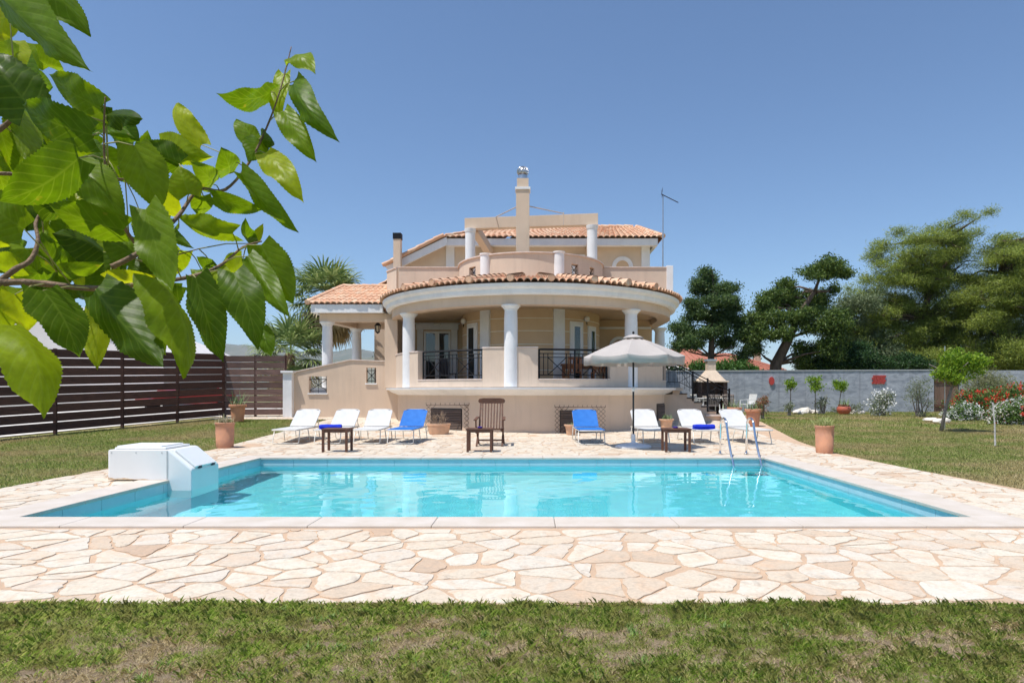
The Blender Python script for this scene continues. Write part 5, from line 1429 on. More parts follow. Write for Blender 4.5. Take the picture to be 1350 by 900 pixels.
crown_tree('pine_tree','tall broad pine and dense beyond the grey wall, its crown the highest of all',40,[(1215,520),(1212,470),(1218,420),(1228,370),(1240,320)],[],
  [(1250,296,20,9),(1275,290,9,6),(1232,305,24,9),(1190,305,16,7),(1205,322,30,9),(1175,318,10,6),(1265,315,24,12),(1165,340,20,9),(1195,345,28,11),(1235,340,32,13),(1275,340,24,14),(1150,358,18,9),(1180,372,34,12),(1225,375,36,14),(1270,370,26,16),(1145,385,20,12),(1190,402,36,14),(1240,408,36,16),(1160,420,28,14),(1205,435,38,15),(1250,442,34,16),(1180,455,34,14),(1225,468,36,14),(1155,448,16,10),(1135,375,10,6),(1215,358,34,14),(1178,385,30,14),(1250,385,34,16),(1210,400,34,16),(1160,410,24,14),(1190,425,34,16),(1235,428,34,16),(1165,438,26,14),(1205,450,34,14),(1255,462,32,14),(1205,340,26,12),(1255,325,22,12),(1290,310,12,7),(1200,470,40,14),(1250,480,40,14),(1170,430,30,14),(1275,440,26,16),(1145,420,18,14)]+PC,
  290000,.17,pine_f,tuft=16,spread=.24,asp=.16,flat=.3,tr=.42,dyr=1.8,flatz=.5)
crown_tree('pine_tree','broad pine at the far right, its crown running out past the garden gate',38,[(1335,520),(1330,460),(1322,410),(1318,360),(1325,320)],[],
  [(1335,316,24,9),(1355,325,30,12),(1310,322,14,8),(1315,345,24,11),(1345,350,34,13),(1290,360,18,10),(1320,378,30,13),(1360,385,34,16),(1285,400,26,13),(1325,410,36,15),(1300,432,34,15),(1350,435,36,16),(1275,455,26,14),(1320,462,36,16),(1365,465,34,16),(1295,482,30,14),(1390,340,30,16),(1395,400,34,22),(1395,450,34,24),(1260,478,18,12),(1345,490,30,14),(1335,335,28,12),(1300,380,26,14),(1345,365,32,14),(1305,415,30,14),(1345,400,32,16),(1320,448,32,14),(1290,465,28,12),(1350,450,32,14),(1300,345,20,10),(1310,470,40,16),(1350,480,40,16),(1280,420,26,16)]+PDp,
  240000,.17,pine_f,tuft=16,spread=.24,asp=.16,flat=.3,tr=.42,dyr=1.8,flatz=.5)
crown_tree('evergreen_oak','dense dark green bushy tree just above the middle of the grey wall',35.5,[(1150,525),(1150,500),(1152,480)],[],
  [(1125,472,26,14),(1155,478,28,14),(1190,478,26,12),(1100,480,20,12),(1215,480,22,11),(1140,460,22,10)],30000,.13,dark_f,tuft=9,spread=.2,asp=.4,tr=.15)
# low shrubs beyond the wall near the barbecue
shrub([CL(965,483,35,20,9),(CL(985,487,35,14,6))],2600,.14,green_f,'bright green shrub rising above the wall between barbecue and red roof','wall_shrub',cat='shrub')
shrub([CL(920,484,35.2,14,8),CL(945,486,35.2,12,6)],2000,.14,green_f,'bright green shrub above the wall left of the barbecue chimney','wall_shrub')
shrub([CL(893,489,34.5,14,8),CL(884,486,34.5,8,6)],1600,.12,dark_f,'white flowering dark shrub behind the stair railing','wall_shrub',flowers=[(26,white_fl,.13,None)])
shrub([CL(504,470,34,8,9),CL(512,474,34,8,9)],1500,.12,dark_f,'rounded dark green bush seen through the left porch under the lantern','wall_shrub')
# ---------------------------------------------------------------- fan palms
fan_f = foliage('palm_fan', [(.07,.12,.035),(.15,.21,.06),(.32,.37,.15)], .3, rough=.4, spec=.5)
dead_f = foliage('dead_palm_fan', [(.34,.26,.11),(.46,.37,.20),(.26,.21,.09)], .25)
def fan(o, d, R, petl, w=1.0, droopk=1.0):
    """o crown centre, d direction: petiole then radiating segments"""
    d = d.normalized(); V = []
    side = d.cross(Vector((0,0,1))); side = side.normalized() if side.length > .05 else Vector((1,0,0)); up = side.cross(d).normalized()
    tip = o+d*petl-Vector((0,0,.08*petl*droopk)); ps = []
    for s_ in (-1,1): pass
    a = o; n_ = 3
    for i in range(n_):
        b = o.lerp(tip,(i+1)/n_); V.append([a-side*.02,a+side*.02,b+side*.016,b-side*.016]); a = b
    k = 22
    for i in range(k):
        th = math.radians(-118+236*i/(k-1)); dd = (d*math.cos(th)+side*math.sin(th)+up*(.12*math.cos(th*2)+random.uniform(-.06,.06))).normalized()
        L_ = R*(1-.18*abs(th)/2.1)*random.uniform(.88,1.08); p = tip.copy(); sd = dd.cross(up).normalized(); wd = .04*w
        a0, a1 = p-sd*.004, p+sd*.004
        for j, (f, ww) in enumerate(((.35,1),(.3,.8),(.2,.45),(.15,.05))):
            dd = (dd-Vector((0,0,(.03,.16,.42,.75)[j]*droopk*random.uniform(.7,1.3)))).normalized(); p = p+dd*L_*f; b0, b1 = p-sd*wd*ww, p+sd*wd*ww
            V.append([a0,a1,b1,b0]); a0, a1 = b0, b1
    return V
def palm(px, Y, crown_py, base_tr, label, R, n, skirt, seed, tr_top=None):
    random.seed(seed); x = X_(px,Y); g0 = T(x,Y); zc = Z_(crown_py,Y); c = Vector((x+.05,Y,zc))
    r = thing('fan_palm', label, 'palm tree', (x,Y,g0-.04))
    prof = []; k = 26
    for i in range(k+1):
        z = g0-.1+(zc-g0+.1)*i/k; prof.append((base_tr*(1.15-.3*i/k)*(1+.05*(i%2)),z))
    MB().lathe([(.0,g0-.1)]+prof+[(.0,zc)],(x,Y,0),14).build('trunk', mat('palm_trunk', (.20,.13,.08), .9, (.11,.07,.045), 6, stretch=(1,1,5), bump=.8, bscale=15), r, smooth=True)
    def many(n_, e0, e1, Rf, pl, m, nm, dk):
        for i in range(n_):
            az = i*2.39996+random.uniform(-.2,.2); el = math.radians(e0+(e1-e0)*((i+.5)/n_)**.8+random.uniform(-6,6)); d = Vector((math.cos(az)*math.cos(el),math.sin(az)*math.cos(el),math.sin(el)))
            V = fan(c+Vector((0,0,random.uniform(-.1,.1))), d, Rf*random.uniform(.85,1.1), pl*random.uniform(.8,1.15), 1.0, dk)
            npmesh(nm, np.array([[list(q) for q in f] for f in V]), 4, m, r)
    many(n, 80, -32, R, R*1.0, fan_f, 'frond', .8)
    many(skirt, -30, -78, R*1.1, R*.95, dead_f, 'dead_frond', 1.5)
    return r
palm(430,28.5,392,.17,'tall fan palm with a skirt of dead fronds behind the left porch',1.12,42,44,31)
palm(382,27.0,466,.22,'lower fan palm behind the slat fence beside the tall palm',1.05,36,8,32)
random.seed(77)
# ---------------------------------------------------------------- neighbours
def tilesheet(par, pts, m): pass
nred = tilemat_red = mat('red_roof_tiles', (.38,.15,.10), .85, (.28,.115,.08), 5, 8, bump=1, bscale=9, stretch=(6,1,1))
nh = thing('neighbour_house', 'low beige house with red tiled roof behind the grey wall', 'house', (13.5,50,0))
beige = mat('neighbour_wall', (.52,.38,.28), .85)
Yn = 50.0
def hip(x0,x1,y0,y1,z0,xr0,xr1,yr,z1,par,name='roof'):
    v = [(x0,y0,z0),(x1,y0,z0),(x1,y1,z0),(x0,y1,z0),(xr0,yr,z1),(xr1,yr,z1),(x0,y0,z0-.12),(x1,y0,z0-.12),(x1,y1,z0-.12),(x0,y1,z0-.12)]
    o = MB().add(v,[(0,1,5,4),(1,2,5),(2,3,4,5),(3,0,4),(6,9,8,7),(0,6,7,1),(1,7,8,2),(2,8,9,3),(3,9,6,0)]).build(name, nred, par)
    # raised tile courses down the front slope
    t = MB(); n_ = int((x1-x0)/.5)
    for i in range(n_):
        f = (i+.5)/n_; a = Vector((x0+(x1-x0)*f,y0,z0+.02)); b = Vector((xr0+(xr1-xr0)*f,yr,z1+.02)); t.tube([a,b],[.09,.05],6)
    t.build('roof_tiles', nred, o); return o
MB().box(10.0,19.2,50.2,58,-.5,3.0).build('wall', beige, nh)
hip(9.6,15.4,49.6,58.4,Z_(487,49.6),10.6,14.0,54,Z_(460,54),nh)
hip(13.6,19.8,49.9,57.4,Z_(487,49.9),14.6,16.4,53,Z_(466,53),nh)
MB().box(X_(995,53),X_(1002,53),52.8,53.3,3.0,Z_(462,53)).build('chimney', beige, nh); MB().box(X_(994,53),X_(1003,53),52.7,53.4,Z_(462,53)+.002,Z_(459,53)).build('chimney_cap', iron, nh)
MB().box(X_(978,49),X_(1010,49),49.0,50.19,-.4,Z_(490,49)).build('porch_wall', mat('brick_red_wall', (.30,.15,.11), .9), nh)
# pale neighbour building on the left
lb = thing('neighbour_building', 'plain pale grey building rising behind the long dark slat fence', 'building', (-24,36,0))
lbm = mat('pale_grey_render', (.62,.58,.57), .85, (.57,.53,.52), .8)
def gp(px, py, Y): return X_(px,Y), Z_(py,Y)
Yl = 34.0
o1 = [gp(-260,600,Yl),gp(216,560,Yl),gp(216,466,Yl),gp(146,438,Yl),gp(38,400,Yl),gp(-120,360,Yl),gp(-260,395,Yl)]
MB().poly(o1,[],lambda u,v,t:(u,Yl+t,v),9).build('wall', lbm, lb)
rf = MB()
for a, b in ((o1[2],o1[3]),(o1[3],o1[4]),(o1[4],o1[5]),(o1[5],o1[6])):
    rf.add([(a[0],Yl-.15,a[1]+.002),(b[0],Yl-.15,b[1]+.002),(b[0],Yl+9.2,b[1]+.002),(a[0],Yl+9.2,a[1]+.002),(a[0],Yl-.15,a[1]+.10),(b[0],Yl-.15,b[1]+.10),(b[0],Yl+9.2,b[1]+.10),(a[0],Yl+9.2,a[1]+.10)],
      [(0,1,2,3),(4,7,6,5),(0,4,5,1),(1,5,6,2),(2,6,7,3),(3,7,4,0)])
rf.build('roof', mat('grey_roof', (.5,.48,.47), .8), lb)
# neighbour's pale paved yard behind the fence
yd = cdt_sheet('yard', mat('pale_concrete', (.60,.57,.53), .85, (.5,.47,.43), 2), [(-23.9,10),(-15.2,10),(-11.4,23.2),(-8.9,23.6),(-8.0,33.6),(-23.9,33.6)], [], T, .9, -.01); struct(yd)
# red car glimpsed through the fence gaps
car = thing('parked_car', 'red parked car glimpsed through the gaps of the dark slat fence', 'car', (0,0,0))
cp_ = mat('red_car_paint', (.25,.01,.012), .3, (.25,.01,.012), coat=1)
bd = [(-2.0,.35),(-2.05,.62),(-1.95,.80),(-1.15,.92),(-.55,1.36),(.65,1.40),(1.35,.98),(1.95,.88),(2.05,.60),(2.0,.35)]
MB().poly(bd,[],lambda u,v,t:(u,t-.82,v),1.64).build('body', cp_, car, bevel=.06)
MB().poly([(-1.0,.93),(-.5,1.31),(.6,1.34),(1.15,.98)],[],lambda u,v,t:(u,t-.835,v),1.67).build('side_window', glass, car)
for sx in (-1.25,1.3):
    for sy in (-.80,.80):
        MB().tube([(sx,sy-.1,.32),(sx,sy+.1,.32)],.32,20).build('wheel', mat('tyre', (.02,.02,.02), .8), car)
for sy in (-.55,.55): MB().lathe([(.0,-.03),(.11,0),(.0,.03)],(-2.03,sy,.70),12).build('headlight', upvc, car)
car.location = (X_(248,31),31.0,T(-14,28)-.15); car.rotation_euler = (0,0,1.0)
# ---------------------------------------------------------------- hills
def hills(name, Y, prof, depth, m):
    V = []; FF = []; n = len(prof); ks = 14
    for k in range(ks+1):
        t = k/ks
        for i, (px, py) in enumerate(prof):
            x = X_(px,Y); h = Z_(py,Y); e = math.sin(PI*min(1,t*.5/.5*.5+0)) if False else math.sin(PI/2*min(1,t*1.6)) if t < .62 else math.cos(PI/2*(t-.62)/.38)
            rg = (math.sin(i*1.3+k*.9)*.06+math.sin(i*.37+k*2.1)*.05)*h*(1 if 0 < k < ks else 0)*(0 if abs(t-.62) < .05 else 1)
            V.append((x, Y-depth*.62+depth*t, max(-6,(h+6)*e-6+rg)))
    for k in range(ks):
        for i in range(n-1): a = k*n+i; FF.append((a,a+1,a+n+1,a+n))
    o = MB().add(V,FF).build(name, m, smooth=True); struct(o); return o
hm1 = mat('hill_scrub', (.10,.11,.07), .95, (.17,.155,.11), .006, 8)
rp = random.Random(3)
prof = [(-900,470)]+[(px, 452+10*math.sin(px*.011+1)+5*math.sin(px*.043)+rp.uniform(-1.2,1.2)+(4 if 330 < px < 520 else 0)) for px in range(-880,1500,14)]+[(1540,485)]
prof = [(px, (max(py, 452+ (px-290)*.10) if 290 < px < 400 else (463+(px-400)*.02+2*math.sin(px*.05) if 400 <= px < 800 else 492+2*math.sin(px*.03)))) for px, py in prof]
hills('distant_hills', 4300, prof, 1500, hm1)
prof2 = [(px, (474 if px < 760 else 494)+3*math.sin(px*.02)+2*math.sin(px*.07)) for px in range(-900,1500,20)]
hills('near_hills', 2400, prof2, 700, hm1)
# ---------------------------------------------------------------- grass
near_f = foliage('grass_blade_near',  [(.14,.21,.035),(.23,.34,.055),(.34,.45,.09),(.48,.45,.19),(.27,.40,.07)], .5, rough=.5, patch=(.30,.31,.10), pscale=7)
straw_f = foliage('straw_blade', [(.46,.37,.21),(.56,.48,.28),(.36,.28,.16)], .2)
far_f = foliage('grass_blade_lawn', [(.13,.20,.04),(.18,.25,.055),(.24,.28,.08),(.34,.31,.14)], .45, patch=(.36,.30,.15), pscale=.5)
def blades_np(X, Y, Z, L, W, lean, bend=.5):
    N = len(X); a = RNG.uniform(0,2*PI,N); d = np.stack([np.cos(a)*lean,np.sin(a)*lean,np.ones(N)],1); d = unit(d)
    s_ = np.stack([-np.sin(a),np.cos(a),np.zeros(N)],1)*(W/2)[:,None]; p0 = np.stack([X,Y,Z],1); p1 = p0+d*(L*.55)[:,None]
    d2 = unit(d+np.stack([np.cos(a)*bend,np.sin(a)*bend,-bend*.4*np.ones(N)],1)); p2 = p1+d2*(L*.45)[:,None]
    # kinked quad: base L, base R, mid R, tip (mid L via tip)  -> 5 verts polygon
    return np.stack([p0-s_,p0+s_,p1+s_*.75,p2,p1-s_*.75],1)
def field(name, label, m, n, x0, x1, y0, y1, Lr, Wr, keep, dz=-.04, lean=.5):
    X = RNG.uniform(x0,x1,n); Y = RNG.uniform(y0,y1,n); k = keep(X,Y); X, Y = X[k], Y[k]; N = len(X)
    L_ = RNG.uniform(Lr[0],Lr[1],N); W = RNG.uniform(Wr[0],Wr[1],N); ln = RNG.uniform(.05,1,N)**1.3*lean
    o = npmesh(name, blades_np(X,Y,Tv(X,Y)+dz,L_,W,ln), 5, m); tag(o, label, 'grass', None, 'stuff'); return o
def dens(X, Y): return .42*vnoise(X,Y,2.2,1)+.33*vnoise(X,Y,6,2)+.25*vnoise(X,Y,17,4)
def edge(Y): return np.clip((Y-3.35)/.35,0,1)
def keep_green(X, Y):
    d = dens(X,Y)+.25*edge(Y)+np.where(Y<3.0,.04,0); return RNG.random(len(X)) < np.clip((d-.36)*4.5,0.05,1)
def keep_straw(X, Y): return RNG.random(len(X)) < np.clip((.60-dens(X,Y))*4-.6*edge(Y),.06,1)
gr = cdt_sheet('near_soil', soil_near_mat(), rectl(-8,8,2.0,3.80), [], T, .8, -.010); struct(gr, 'dry brown soil below the front grass')
def tufts(name, label, m, n, x0, x1, y0, y1, Lr, Wr, per, keep, dz=-.008, lean=1.3, spread=.014):
    X = RNG.uniform(x0,x1,n); Y = RNG.uniform(y0,y1,n); k = keep(X,Y); X, Y = X[k], Y[k]; N = len(X)
    Lt = RNG.uniform(0,1,N)**1.6*(Lr[1]-Lr[0])+Lr[0]; Lt = Lt*(.6+.8*vnoise(X,Y,7,41))
    X = np.repeat(X,per)+RNG.normal(size=N*per)*spread; Y = np.repeat(Y,per)+RNG.normal(size=N*per)*spread; L_ = np.repeat(Lt,per)*RNG.uniform(.5,1.15,N*per)
    M = len(X); W = RNG.uniform(Wr[0],Wr[1],M); ln = RNG.uniform(.03,1,M)*lean
    o = npmesh(name, blades_np(X,Y,Tv(X,Y)+dz,L_,W,ln,.7), 5, m); tag(o, label, 'grass', None, 'stuff'); return o
ye = lambda X: 3.80+.07*(vnoise(X,X*0,2.5,31)-.5)+.06*(vnoise(X,X*0,9,32)-.5)
rbx = lambda Y: np.interp(Y,[p[1] for p in RB],[p[0] for p in RB])
tufts('front_grass','tufted green grass along the front edge of the patio',near_f,36500,-6.3,6.2,2.3,3.90,(.016,.052),(.0012,.0029),15,lambda X,Y:(Y<ye(X))&keep_green(X,Y))
tufts('edge_grass','taller green grass tufts leaning over the front paving edge',near_f,6600,-6.3,6.2,3.60,3.90,(.022,.062),(.0014,.003),9,lambda X,Y:(Y<ye(X))&(RNG.random(len(X))<np.clip((Y-3.58)*5,0,1)*(.25+1.1*vnoise(X,Y,4,9))),-.008,1.3)
tufts('front_straw','dry straw coloured grass in the bare patches',straw_f,21000,-6.3,6.2,2.3,3.79,(.012,.05),(.001,.0022),9,keep_straw,-.006,3.0,.02)
# broad leaved weeds
weed_f = foliage('weed_leaf', [(.10,.18,.04),(.17,.27,.06),(.22,.31,.09)], .4)
wd = []
for i in range(60):
    wx, wy = random.uniform(-4.2,3.9), random.uniform(2.5,3.75); wd.append(blades_cluster(wx,wy,-.004,random.randint(10,22),.02,.05,.010,.018,1.1,1,3,.6))
o = npmesh('weeds', np.concatenate(wd), 4, weed_f); tag(o, 'small broad leaved weeds among the front grass', 'weeds', None, 'stuff')
field('lawn_grass','green and dry lawn grass right of the pool',far_f,230000,6.15,15,5.0,20,(.025,.06),(.006,.012),lambda X,Y:(X>rbx(Y)-.02)&(X<Y*.85+1.5)&(RNG.random(len(X))<.35+.65*dens(X*.3,Y*.3)),-.03,2.0)
field('lawn_grass','green and dry lawn grass towards the grey wall',far_f,60000,7.5,21,20,31.9,(.04,.09),(.012,.022),lambda X,Y:(X>rbx(Y)+.02)|(Y>24.3),-.03,2.0)
field('lawn_grass','green lawn grass left of the pool below the slat fence',far_f,150000,-14.5,-6.85,6.2,21.85,(.03,.07),(.006,.012),lambda X,Y:(X<-6.86)&(X>-15.6+(Y-7.75)*.319+.1)&(X>-Y*.95-1),-.03,2.0)
# ---------------------------------------------------------------- mulberry branches in the near left
def leaf_mat():
    m, n, out = nt('mulberry_leaf')
    uv = nd(n, 'ShaderNodeUVMap'); sp = nd(n, 'ShaderNodeSeparateXYZ'); n.links.new(uv.outputs[0], sp.inputs[0])
    def mth(op, a, b=None, c=None):
        x = nd(n, 'ShaderNodeMath', operation=op)
        for i, v in enumerate((a,b,c)):
            if v is None: continue
            if isinstance(v, (int,float)): x.inputs[i].default_value = v
            else: n.links.new(v, x.inputs[i])
        return x.outputs[0]
    au = mth('ABSOLUTE', mth('SUBTRACT', mth('MULTIPLY', sp.outputs[0], 2.0), 1.0))
    ph = mth('FRACT', mth('SUBTRACT', mth('MULTIPLY', sp.outputs[1], 7.0), mth('MULTIPLY', au, 2.2)))
    vd = mth('ABSOLUTE', mth('SUBTRACT', ph, .5))             # 0 at vein
    vein = mth('SMOOTH_MIN', mth('MULTIPLY', vd, 9.0), mth('MULTIPLY', au, 14.0), .1)
    vm = nd(n, 'ShaderNodeClamp'); n.links.new(vein, vm.inputs[0]); vm = vm.outputs[0]     # 0 on vein -> 1
    tc = nd(n, 'ShaderNodeTexCoord'); oi = nd(n, 'ShaderNodeNewGeometry')
    ob_ = nd(n, 'ShaderNodeObjectInfo')
    base = ramp(n, mth('FRACT', mth('ADD', oi.outputs['Random Per Island'], ob_.outputs['Random'])), [(0,(.04,.08,.004)),(.3,(.075,.14,.005)),(.65,(.12,.19,.006)),(.88,(.19,.26,.008)),(1,(.28,.32,.012))])
    mott = ramp(n, noise(n, tc.outputs['Object'], 60, 5, .6), [(.3,.8),(.7,1.15)]); c = mixc(n, 1.0, base, mott, 'MULTIPLY')
    spot = ramp(n, noise(n, tc.outputs['Object'], 38, 2), [(.70, 0), (.76, .55)]); c = mixc(n, spot, c, (.20,.17,.03))
    c = mixc(n, mth('MULTIPLY', mth('SUBTRACT', 1.0, vm), .25), c, (.22,.30,.06))
    b = nd(n, 'ShaderNodeBsdfPrincipled'); b.inputs['Roughness'].default_value = .42; b.inputs['Specular IOR Level'].default_value = .26
    bp = nd(n, 'ShaderNodeBump'); bp.inputs['Strength'].default_value = .35; bp.inputs['Distance'].default_value = .002
    hh = mth('ADD', mth('MULTIPLY', vd, 1.6), mth('MULTIPLY', noise(n, tc.outputs['Object'], 90, 4), .5)); n.links.new(hh, bp.inputs['Height'])
    n.links.new(bp.outputs[0], b.inputs['Normal']); n.links.new(c, b.inputs['Base Color'])
    tr = nd(n, 'ShaderNodeBsdfTranslucent'); tcx = mixc(n, 1.0, c, (1.75,1.6,.35), 'MULTIPLY'); n.links.new(tcx, tr.inputs[0])
    mx = nd(n, 'ShaderNodeMixShader'); mx.inputs[0].default_value = .58; n.links.new(b.outputs[0], mx.inputs[1]); n.links.new(tr.outputs[0], mx.inputs[2])
    n.links.new(mx.outputs[0], out.inputs[0]); return m
mull = leaf_mat()
mroot = Vector((-2.75, 1.35, -.03))
mt = thing('mulberry_tree', 'leafy mulberry tree reaching in from the left, close to the camera', 'tree', mroot)
twig = mat('brown_twig', (.20,.13,.08), .7, (.12,.08,.05), 30, bump=.4, bscale=120)
gtwig = mat('green_twig', (.22,.24,.07), .6, (.28,.24,.10), 30)
def mull_leaf(base, tip, wid, roll, arch, fold, acc=None):
    d = tip-base; Ln = d.length; d = d/Ln
    view = (Vector((0,0,EYE))-base).normalized(); side = d.cross(view).normalized(); nrm = side.cross(d).normalized()
    R = Matrix.Rotation(roll, 3, d); side = R@side; nrm = R@nrm
    NL, NW = 44, 10; V = []; FF = []; UV = []
    ph = random.uniform(0,6); asym = random.uniform(.92,1.08); curl = random.uniform(-.12,.22)
    def width(t):
        # heart-shaped ovate outline with pointed tip
        if t < .30: w = .62+.38*math.sin(PI/2*(t/.30))
        else: w = math.cos(PI/2*((t-.30)/.70))**.86
        tipn = max(0,(t-.86)/.14); return max(w*(1-.35*tipn), .0)
    for i in range(NL+1):
        t = i/NL; w = width(t)*wid/2
        ser = (1+.035*(1 if i%2 else -1)) if 3 < i < NL-1 else 1
        for j in range(NW+1):
            u = -1+2*j/NW; au = abs(u); uu = u*(ser if au > .95 else 1)*(asym if u > 0 else 2-asym)
            # basal lobes reach back past the petiole
            back = -.10*Ln*(au**1.2)*max(0,1-t/.18)
            p = base+d*(t*Ln+back)+side*(uu*w)
            z = arch*Ln*math.sin(PI*t)*.9 - (curl*Ln*max(0,t-.6)**2*2)
            z += -fold*au*w*1.0+.035*Ln*math.sin(ph+t*13+au*3)*au*(.6+.4*u)
            z += .006*Ln*abs(math.sin((t*7-au*2.2)*PI))*(1-t*.4)
            V.append(p+nrm*z); UV.append(((u+1)/2, t))
    for i in range(NL):
        for j in range(NW): a = i*(NW+1)+j; FF.append((a,a+1,a+NW+2,a+NW+1))
    if acc is not None:
        k = len(acc[0]); acc[0].extend(V); acc[1].extend(tuple(i+k for i in f) for f in FF); acc[2].extend(UV); return
    me = bpy.data.meshes.new('leaf'); off = mroot+Vector((0,0,0))
    c = sum(V,Vector((0,0,0)))/len(V)
    me.from_pydata([tuple(v-c) for v in V],[],FF); me.polygons.foreach_set('use_smooth',[True]*len(FF))
    ul = me.uv_layers.new(name='UVMap'); lv = np.zeros(len(me.loops),dtype=np.int32); me.loops.foreach_get('vertex_index',lv); ul.data.foreach_set('uv',np.array(UV)[lv].astype(np.float32).ravel())
    me.materials.append(mull); o = bpy.data.objects.new('leaf', me); COL.objects.link(o); o.parent = mt; o.location = c-mroot; return o
# (base px, tip px, width px, depth m)
LV = [(22,-40,120,48,66,1.15),(-14,-22,107,91,62,1.12),(36,137,-22,66,84,1.3),(133,143,68,98,50,1.35),(122,178,33,138,62,1.2),(140,152,187,156,30,1.5),(138,140,128,172,30,1.5),(25,145,34,210,46,1.6),(112,206,50,160,40,1.55),
(104,208,-2,268,70,1.15),(98,213,164,287,60,1.3),(138,205,178,243,44,1.6),(192,222,156,186,36,1.6),(236,216,178,190,44,1.6),(176,192,212,278,62,1.25),(75,236,60,292,66,1.45),(163,303,58,268,56,1.35),(32,302,-14,258,66,1.2),
(50,336,14,328,34,1.45),(32,352,-22,344,36,1.4),(74,358,55,306,38,1.5),(136,332,68,308,48,1.6),(76,358,139,345,26,1.45),(180,338,134,314,42,1.6),(192,276,230,388,58,1.15),(266,191,229,134,32,1.7),(357,121,286,124,38,1.7),
(375,98,366,166,26,1.75),(386,76,416,98,34,1.7),(388,107,444,186,38,1.65),(374,147,415,211,36,1.65),(336,192,311,156,32,1.75),(342,184,328,212,36,1.72),(344,180,363,187,26,1.75),(350,202,399,263,40,1.65),(318,228,393,307,32,1.6),(213,192,273,208,42,1.7),
(281,243,253,214,36,1.65),(249,256,236,218,46,1.55),(302,229,291,194,38,1.7),(281,259,348,277,28,1.6),(307,308,237,285,34,1.5),(268,258,264,284,30,1.6),(331,321,322,290,20,1.7),(333,321,347,295,14,1.72),(344,323,387,401,56,1.5),(326,338,379,416,36,1.45),
(320,343,280,364,38,1.6),(281,352,259,338,18,1.65),(212,370,249,495,66,1.2),(258,366,291,477,52,1.35),(290,358,318,428,34,1.5),(308,360,341,460,56,1.4),(344,432,358,471,26,1.55),(126,382,219,485,74,1.2),(57,383,103,472,70,1.2),(128,403,127,486,40,1.35),
(6,428,56,554,82,1.05),(20,388,36,438,52,1.25),(-12,384,6,446,46,1.3),(206,394,216,468,40,1.45),(146,370,206,364,32,1.45),(0,168,20,228,34,1.5),(-8,213,10,264,36,1.5),(12,12,-6,56,34,1.4),(236,300,257,328,18,1.6),
(112,290,62,318,44,1.7),(150,345,112,395,40,1.7),(40,200,-20,240,50,1.7),(90,330,60,390,44,1.7),(170,310,120,360,46,1.75),(200,345,175,400,44,1.7),(230,375,190,420,44,1.65),(20,250,-30,300,50,1.7),(120,255,80,300,44,1.75),
(240,330,205,365,38,1.7),(-20,120,25,150,44,1.6),(200,240,240,290,40,1.75),(265,355,300,400,36,1.7),(60,350,20,375,36,1.6),(150,215,118,252,36,1.75),(-30,300,24,322,44,1.6)]
rf_ = random.Random(21)
for i in range(14):
    x_ = rf_.uniform(-10,235); y_ = rf_.uniform(175,395); a_ = rf_.uniform(.2,2.6); l_ = rf_.uniform(38,60)
    LV.append((x_,y_,x_+math.cos(a_)*l_,y_+math.sin(a_)*l_,rf_.uniform(34,48),rf_.uniform(1.65,1.95)))
nmain = len(LV)
for i in range(80):
    x_ = rf_.uniform(-40,250)*rf_.uniform(.5,1); y_ = rf_.uniform(150,400) if x_ > 60 else rf_.uniform(40,410); a_ = rf_.uniform(.1,2.9); l_ = rf_.uniform(32,52)
    LV.append((x_,y_,x_+math.cos(a_)*l_,y_+math.sin(a_)*l_,rf_.uniform(28,42),rf_.uniform(1.7,2.15)))
acc = ([],[],[])
leafobj = []
for li_, (bx0,by0,tx0,ty0,w,Z) in enumerate(LV):
    Z2 = Z*random.uniform(.93,1.05); b = P(bx0,by0,Z); t = P(tx0,ty0,Z2); rl_ = random.uniform(-.85,.85); wid = w*Z/F*1.14*.80/math.cos(rl_*.8)
    leafobj.append(mull_leaf(b, t, wid, rl_, random.uniform(.02,.20), random.uniform(-.1,.7), acc if li_ >= nmain else None))
# branches
def br(pts, r0, r1, m=twig, name='branch'):
    q = [P(a,b,z) for a,b,z in pts]; s_ = []
    for i in range(len(q)-1):
        for t in range(5): 
            p0 = q[max(i-1,0)]; p1 = q[i]; p2 = q[i+1]; p3 = q[min(i+2,len(q)-1)]; u = t/5
            s_.append(.5*((2*p1)+(p2-p0)*u+(2*p0-5*p1+4*p2-p3)*u*u+(3*p1-p0-3*p2+p3)*u**3))
    s_.append(q[-1]); r0, r1 = r0*.75, r1*.8; k = len(s_); rr_ = [(r0+(r1-r0)*i/(k-1))*(1+(.12 if i%5==0 else 0)) for i in range(k)]
    MB().tube(s_, rr_, 10).build(name, m, mt, smooth=True); return s_
allp = []
allp += br([(-330,420,1.2),(-120,395,1.3),(0,373,1.35),(60,374,1.38),(120,380,1.4),(190,374,1.42),(250,365,1.45),(290,350,1.5),(320,326,1.55),(345,318,1.58)],.012,.0022)
allp += br([(-10,378,1.35),(20,355,1.36),(40,343,1.38),(50,318,1.4),(47,295,1.42),(55,278,1.45)],.0085,.0035)
allp += br([(147,352,1.45),(175,338,1.47),(198,322,1.5),(235,285,1.55),(262,250,1.6),(297,250,1.65),(330,212,1.68),(355,160,1.7),(372,110,1.72),(384,62,1.74)],.0085,.0015)
allp += br([(185,330,1.48),(163,298,1.44),(150,262,1.4),(139,220,1.38),(137,170,1.36),(139,128,1.34)],.0055,.0018)
allp += br([(-60,210,1.4),(0,170,1.45),(14,158,1.45),(22,140,1.46)],.009,.004)
allp += br([(190,345,1.6),(225,338,1.6),(262,328,1.62)],.003,.0015)
allp += br([(-250,10,1.2),(-60,-20,1.2),(20,-45,1.18)],.008,.003)
allp += br([(-330,330,1.25),(-150,270,1.3),(-40,230,1.4),(90,235,1.5),(165,236,1.6)],.010,.0025)
